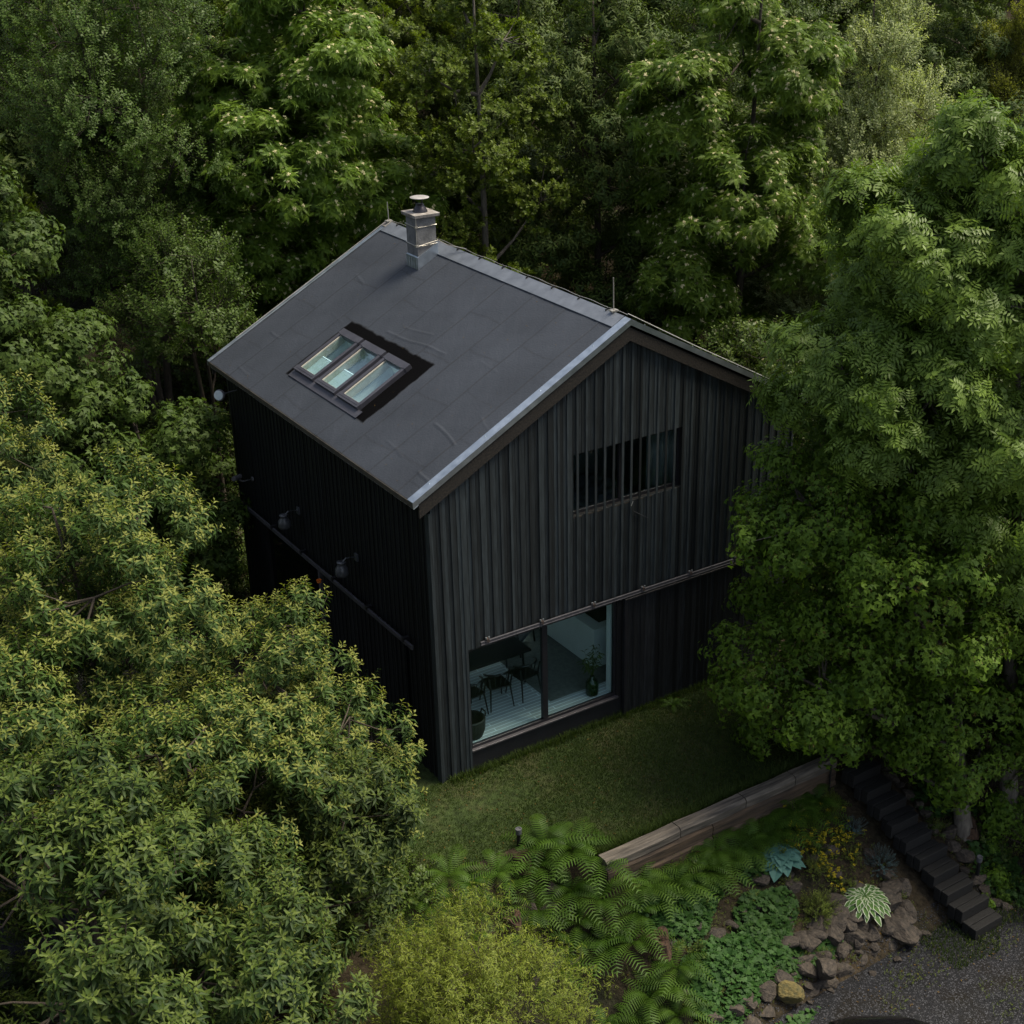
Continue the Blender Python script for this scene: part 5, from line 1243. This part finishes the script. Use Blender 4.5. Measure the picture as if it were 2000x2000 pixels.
TPL['spruce'] = (tws(tw_spruce, 4, 30), ['bluespruce', 'bluespruce']); TPL['sedge'] = (tws(tw_grass, 4, 31), ['shrub', 'shrub']); TPL['needles'] = (tws(tw_spruce, 4, 32), ['dry', 'dry'])
bushlet('blue_spruce', 'small blue spruce right of the variegated hosta against the steps', 'shrub', 5.85, -5.15, .34, .42, 'spruce', 190, .75, 1)
bushlet('blue_spruce', 'small blue spruce beside the yellow flowers halfway down the steps', 'shrub', 5.8, -4.45, .28, .30, 'spruce', 130, .7, 2)
bushlet('spurge_bush', 'yellow-green fine-leaved bush left of the variegated hosta', 'shrub', 4.15, -5.35, .36, .42, 'shrub', 240, .55, 3)
bushlet('spurge_bush', 'loose fine-leaved plant below the yellow flowers by the blue hosta', 'shrub', 4.55, -4.75, .28, .25, 'shrub', 90, .5, 4)
bushlet('day_lily', 'strap-leaved clump below the right end of the logs', 'plant', 5.75, -3.95, .28, .28, 'sedge', 60, .7, 5)
bushlet('day_lily', 'strap-leaved clump just left of the one below the log end', 'plant', 5.3, -4.0, .22, .24, 'sedge', 40, .65, 6)
bushlet('day_lily', 'strap-leaved clump between the fern row and the geranium mound', 'plant', 3.0, -4.3, .25, .24, 'sedge', 50, .65, 7)
bushlet('day_lily', 'dark strap-leaved clump at the lower edge of the widest geranium carpet', 'plant', 1.15, -6.1, .25, .25, 'sedge', 50, .8, 8)
bushlet('prickly_shrub', 'brown-tipped needle shrub left of the bottom left steps', 'shrub', -4.25, -3.3, .42, .8, 'needles', 300, 1.1, 9)
bushlet('leafy_shrub', 'leafy shrub at the foot of the maple trunk right of the steps', 'shrub', 8.7, -5.4, .5, .6, 'maple', 80, .7, 10)
bushlet('leafy_shrub', 'low leafy shrub under the maple beside the top of the steps', 'shrub', 7.7, -3.4, .45, .5, 'maple', 70, .6, 11)
bushlet('pine_shrub', 'small dark pine by the near end of the side wall', 'shrub', -.75, 1.2, .5, 1.9, 'dark', 160, .6, 12)
# bollard lights
def bollard(x, y, h, lab):
    t = thing('bollard_light', lab, 'garden light', (x, y, float(H(x, y))))
    b = MB(); b.tube([(0, 0, 0), (0, 0, h-.09)], .035, 12); b.build('post', M['black_metal'], t)
    b = MB(); b.lathe((0, 0, h-.1), [(0, 0), (.052, 0), (.055, .1), (.038, .1), (.03, .085), (0, .085)], 16); b.build('lamp_head', M['cam_body'], t)
bollard(.12, -2.32, .36, 'black bollard light at the lawn edge beside the big fern clump'); bollard(7.45, -6.0, .5, 'black bollard light at the lower right of the sleeper steps')
# stumps and bark
def stump(x, y, R, h, lab):
    r = random.Random(int(x*100)); b = MB(); n = 20; prof = []
    for rr_, zz in ((1.25, -.1), (1.05, .3), (.95, .8), (.9, 1), (.6, .92), (0, .75)):
        prof.append([(R*rr_*(1+.14*math.sin(3*a)+.08*math.sin(7*a+zz*3))*math.cos(a), R*rr_*(1+.14*math.sin(3*a)+.08*math.sin(7*a))*math.sin(a), h*zz*(1+.2*math.sin(2*a+1))) for a in [2*math.pi*i/n for i in range(n)]])
    vs = [p for q in prof for p in q]; b.poly(vs, [(i*n+j, i*n+(j+1) % n, (i+1)*n+(j+1) % n, (i+1)*n+j) for i in range(5) for j in range(n)])
    o = b.build('tree_stump', M['stump']); o.location = (x, y, float(H(x, y))); tag(o, lab, 'stump')
stump(.0, -2.62, .16, .22, 'mossy brown stump behind the bollard light at the lawn edge'); stump(1.2, -4.75, .2, .28, 'rotten reddish stump between the fern clumps and the geraniums'); stump(-.7, -3.4, .16, .3, 'pale rotten stump between the willow and the big ferns'); stump(7.95, -5.25, .2, .18, 'brown stump among the stones right of the steps'); stump(-2.85, -2.6, .14, .35, 'splintered stump beside the bottom left steps')
# ground cover, leaf litter, pebbles, weeds
n = 9000; x = g.uniform(-2, 9.5, n); y = g.uniform(-6.2, -2.4, n); k = (y < edge_y(x)-.05) & ~((x > 6.0) & (x < 7.3)) & (sn(x*2.2, y*2.2) > -.55); x, y = x[k], y[k]
me = assemble('ground_cover', TPL['shrub'], np.stack([x, y, H(x, y)-.02], 1), np.stack([g.normal(0, .5, len(x)), g.normal(-.2, .5, len(x)), np.ones(len(x))], 1), .32*g.uniform(.6, 1.2, len(x)), g)
o = bpy.data.objects.new('ground_cover', me); link(o); o['kind'] = 'stuff'; tag(o, 'low mixed weeds and creeping plants over the soil of the slope', 'ground cover')
n = 14000; x = np.concatenate([g.uniform(-12, 26, n), g.uniform(-3, 2, 2500)]); y = np.concatenate([g.uniform(8.7, 34, n), g.uniform(8, 16, 2500)]); 
me = assemble('forest_plants', TPL['dark'], np.stack([x, y, H(x, y)], 1), np.stack([g.normal(0, .6, len(x)), g.normal(0, .6, len(x)), np.ones(len(x))], 1), .9*g.uniform(.5, 1.2, len(x)), g)
o = bpy.data.objects.new('forest_plants', me); link(o); o['kind'] = 'stuff'; tag(o, 'dark ivy and seedlings covering the forest floor', 'ground cover')
n = 2600; x = g.uniform(2.8, 9.5, n); y = g.uniform(-9.5, -5.9, n); k = (y < edge_y(x)-2.95) & ((sn(x*1.7, y*1.7, 5) > .25) | ((x > 6.2) & (y > -7.4))); x, y = x[k], y[k]
me = assemble('gravel_weeds', TPL['shrub'], np.stack([x, y, H(x, y)], 1), np.stack([g.normal(0, .6, len(x)), g.normal(0, .6, len(x)), np.ones(len(x))], 1), .33*g.uniform(.4, 1.2, len(x)), g)
o = bpy.data.objects.new('gravel_weeds', me); link(o); o['kind'] = 'stuff'; tag(o, 'small weeds sprouting through the gravel', 'weeds')
n = 16000; x = g.uniform(5.6, 10.5, n); y = g.uniform(-8.2, -5.9, n); k = (y < edge_y(x)-2.9) & (y > -7.15-.5*sn(x*2, x) + .55*(x-8)*.0); x, y = x[k], y[k]
tag(blades('verge_grass', np.stack([x, y, H(x, y)], 1), .07, .006, g, L['grass']), 'dark grass verge at the foot of the sleeper steps', 'grass')
n = 26000; x = np.concatenate([g.uniform(1.0, 9, n), g.uniform(-8, -2.3, 9000)]); y = np.concatenate([g.uniform(-10, -6.0, n), g.uniform(-1, 6, 9000)])
def pebbles(x, y):
    s_ = g.uniform(.006, .017, len(x)); base = np.stack([x, y, H(x, y)+.006], 1); oct_ = np.array([(1, 0, 0), (0, 1, 0), (-1, 0, 0), (0, -1, 0), (.4, .3, .8), (-.3, -.3, .8)])
    a = g.uniform(0, 6.28, len(x)); c_, s2 = np.cos(a), np.sin(a); o_ = oct_[None]*s_[:, None, None]*np.array([1.3, .9, .8])
    V = np.stack([o_[..., 0]*c_[:, None]-o_[..., 1]*s2[:, None], o_[..., 0]*s2[:, None]+o_[..., 1]*c_[:, None], o_[..., 2]], -1)+base[:, None]
    f = np.array([(0, 1, 5, 4), (1, 2, 5, 4), (2, 3, 5, 4), (3, 0, 4, 5)]); F = (f[None]+np.arange(len(x))[:, None, None]*6).reshape(-1, 4)
    return np_mesh('gravel_stones', V.reshape(-1, 3), F, None, np.repeat(g.random(len(x)), 4), [M['pebble']])
M['pebble'] = mat('pebble', (.040, .042, .050), (.014, .014, .017), scale=40, rough=.8, attr='tint', attr_amt=.6)
o = bpy.data.objects.new('gravel_stones', pebbles(x, y)); link(o); o['kind'] = 'stuff'; tag(o, 'loose grey gravel stones on the drive and yard', 'gravel')

# -- black car nosing into the bottom edge
car = thing('black_car', 'glossy black car mostly cut off by the bottom edge on the gravel', 'car', (3.22, -7.63, -1.92), math.atan2(-.81, -.58)+math.pi)
def loft(b, secs, mi=0):
    n_ = len(secs[0]); vs = [p for q in secs for p in q]
    b.poly(vs, [(i*n_+j, i*n_+j+1, (i+1)*n_+j+1, (i+1)*n_+j) for i in range(len(secs)-1) for j in range(n_-1)]+[tuple(range(n_)), tuple(reversed([(len(secs)-1)*n_+j for j in range(n_)]))], mi)
def csec(x, w, zl, zh, rr_=.5):
    return [(x, -w, zl), (x, -w*1.0, zl+(zh-zl)*.55), (x, -w*.93, zl+(zh-zl)*.85), (x, -w*.6, zh*.99), (x, 0, zh), (x, w*.6, zh*.99), (x, w*.93, zl+(zh-zl)*.85), (x, w*1.0, zl+(zh-zl)*.55), (x, w, zl)]
b = MB(); loft(b, [csec(.05, .18, .35, .55), csec(0, .40, .32, .66), csec(-.08, .62, .28, .76), csec(-.25, .82, .22, .88), csec(-.6, .9, .2, .96), csec(-1.3, .92, .2, 1.04), csec(-2.4, .92, .2, 1.02), csec(-3.6, .91, .2, 1.03), csec(-4.2, .82, .25, .98), csec(-4.4, .7, .35, .8)])
b.build('body', M['car_paint'], car, smooth=True)
b = MB(); loft(b, [csec(-1.15, .80, .98, 1.02), csec(-1.6, .78, .98, 1.30), csec(-2.1, .72, .98, 1.45), csec(-3.0, .70, .98, 1.44), csec(-3.8, .72, .98, 1.1)]); b.build('cabin', M['car_glass'], car, smooth=True)
b = MB(); loft(b, [csec(-2.0, .62, 1.40, 1.475), csec(-2.9, .62, 1.40, 1.475)]); b.build('roof', M['car_paint'], car, smooth=True)
for x_ in (-.85, -3.5):
    for s_ in (-1, 1):
        b = MB(); b.lathe((x_, s_*.84, .33), [(0, -.1), (.2, -.1), (.33, -.08), (.33, .08), (.2, .1), (0, .1)], 24, axis=(0, 1, 0)); b.build('wheel', M['rubber'], car)
for s_ in (-1, 1):
    b = MB(); b.obox((-.08, s_*.55, .55), (.05, 0, 0), (.03, s_*.14, 0), (0, 0, .04)); b.build('headlight', M['chrome'], car, .02)

# -- fallen leaves on the roof, the lawn and the slope
def litter(name, P, nrm, lab, sz=.03, mt='dry'):
    n = len(P); a = g.uniform(0, 6.28, n); nrm = np.array(nrm, float); nrm /= np.linalg.norm(nrm); e1 = np.cross(nrm, [0, 1., 0]); e1 /= np.linalg.norm(e1); e2 = np.cross(nrm, e1)
    d = e1*np.cos(a)[:, None]+e2*np.sin(a)[:, None]; q = -e1*np.sin(a)[:, None]+e2*np.cos(a)[:, None]; s_ = sz*g.uniform(.5, 1.2, n)[:, None]
    V = np.stack([P-d*s_, P-q*s_*.4+nrm*s_*.25, P+d*s_+nrm*s_*.1, P+q*s_*.4], 1).reshape(-1, 3); i = np.arange(n)*4
    o = bpy.data.objects.new(name, np_mesh(name, V, np.stack([i, i+1, i+2, i+3], 1), None, g.random(n), [L[mt]])); link(o); o['kind'] = 'stuff'; tag(o, lab, 'leaves')
n = 150; x = g.uniform(-.2, 3.7, n); y = g.uniform(.1, 8.4, n); k = ~((x > .25) & (x < 1.7) & (y > 3) & (y < 6)); x, y = x[k], y[k]
litter('roof_leaves', np.stack([x, y, HR-SLOPE*(WID/2-x)+.014], 1), (-SLOPE, 0, 1), 'few small fallen leaves scattered on the grey roof', .014)
n = 2600; x = g.uniform(-2, 9.5, n); y = g.uniform(-7.5, -.1, n); k = (x < 6.0) | (x > 6.9) | (y < -7); x, y = x[k], y[k]
litter('fallen_leaves', np.stack([x, y, H(x, y)+.025], 1), (0, .01, 1), 'brown fallen leaves and bits scattered over lawn edge, slope and gravel', .022)

rr2 = random.Random(77)
for i in range(34):
    x_, y_ = rr2.uniform(1.2, 6.0), rr2.uniform(-5.9, -3.8)
    bushlet('bedding_plant', 'small green plant filling the soil of the rockery slope', 'plant', x_, y_, rr2.uniform(.12, .24), rr2.uniform(.10, .24), rr2.choice(['shrub', 'sedge', 'dark', 'shrub']), 26, rr2.uniform(.35, .6), 200+i)['group'] = 'bedding plants on the slope'
for i in range(14):
    x_, y_ = rr2.uniform(7.2, 8.8), rr2.uniform(-6.6, -3.9)
    bushlet('bedding_plant', 'small green plant on the bank right of the sleeper steps', 'plant', x_, y_, rr2.uniform(.15, .3), rr2.uniform(.15, .3), rr2.choice(['shrub', 'dark', 'maple']), 26, rr2.uniform(.35, .6), 260+i)['group'] = 'bedding plants right of the steps'
geranium('geranium_patch', 'thin geranium fringe spilling over the left of the stone foot', 3.3, -5.85, .7, .22, 420, 9, hump=.12)
geranium('geranium_patch', 'geranium tuft between the spurge bush and the stones', 4.0, -5.75, .28, .22, 170, 10, hump=.16)
for x, y in [(1.5, -3.9), (2.1, -4.05), (2.9, -4.1), (-.6, -3.5), (-.5, -2.6)]: fern(x, y, rr.uniform(.8, 1.0), 'upright fern standing between the clumps below the logs', 'ferns under the logs')

for x, y, nm in [(-1.9, -2.2, 'low bush at the left end of the lawn behind the contorted willow'), (-2.6, -2.5, 'low bush left of the small fern clump under the cherries'), (-2.5, -3.4, 'low bush between the cherries and the contorted willow'), (-3.1, -4.4, 'low bush beside the bottom left steps near the contorted willow')]:
    bushlet('low_bush', nm, 'shrub', x, y, .55, .5, 'dark', 130, .7, int(-x*100))
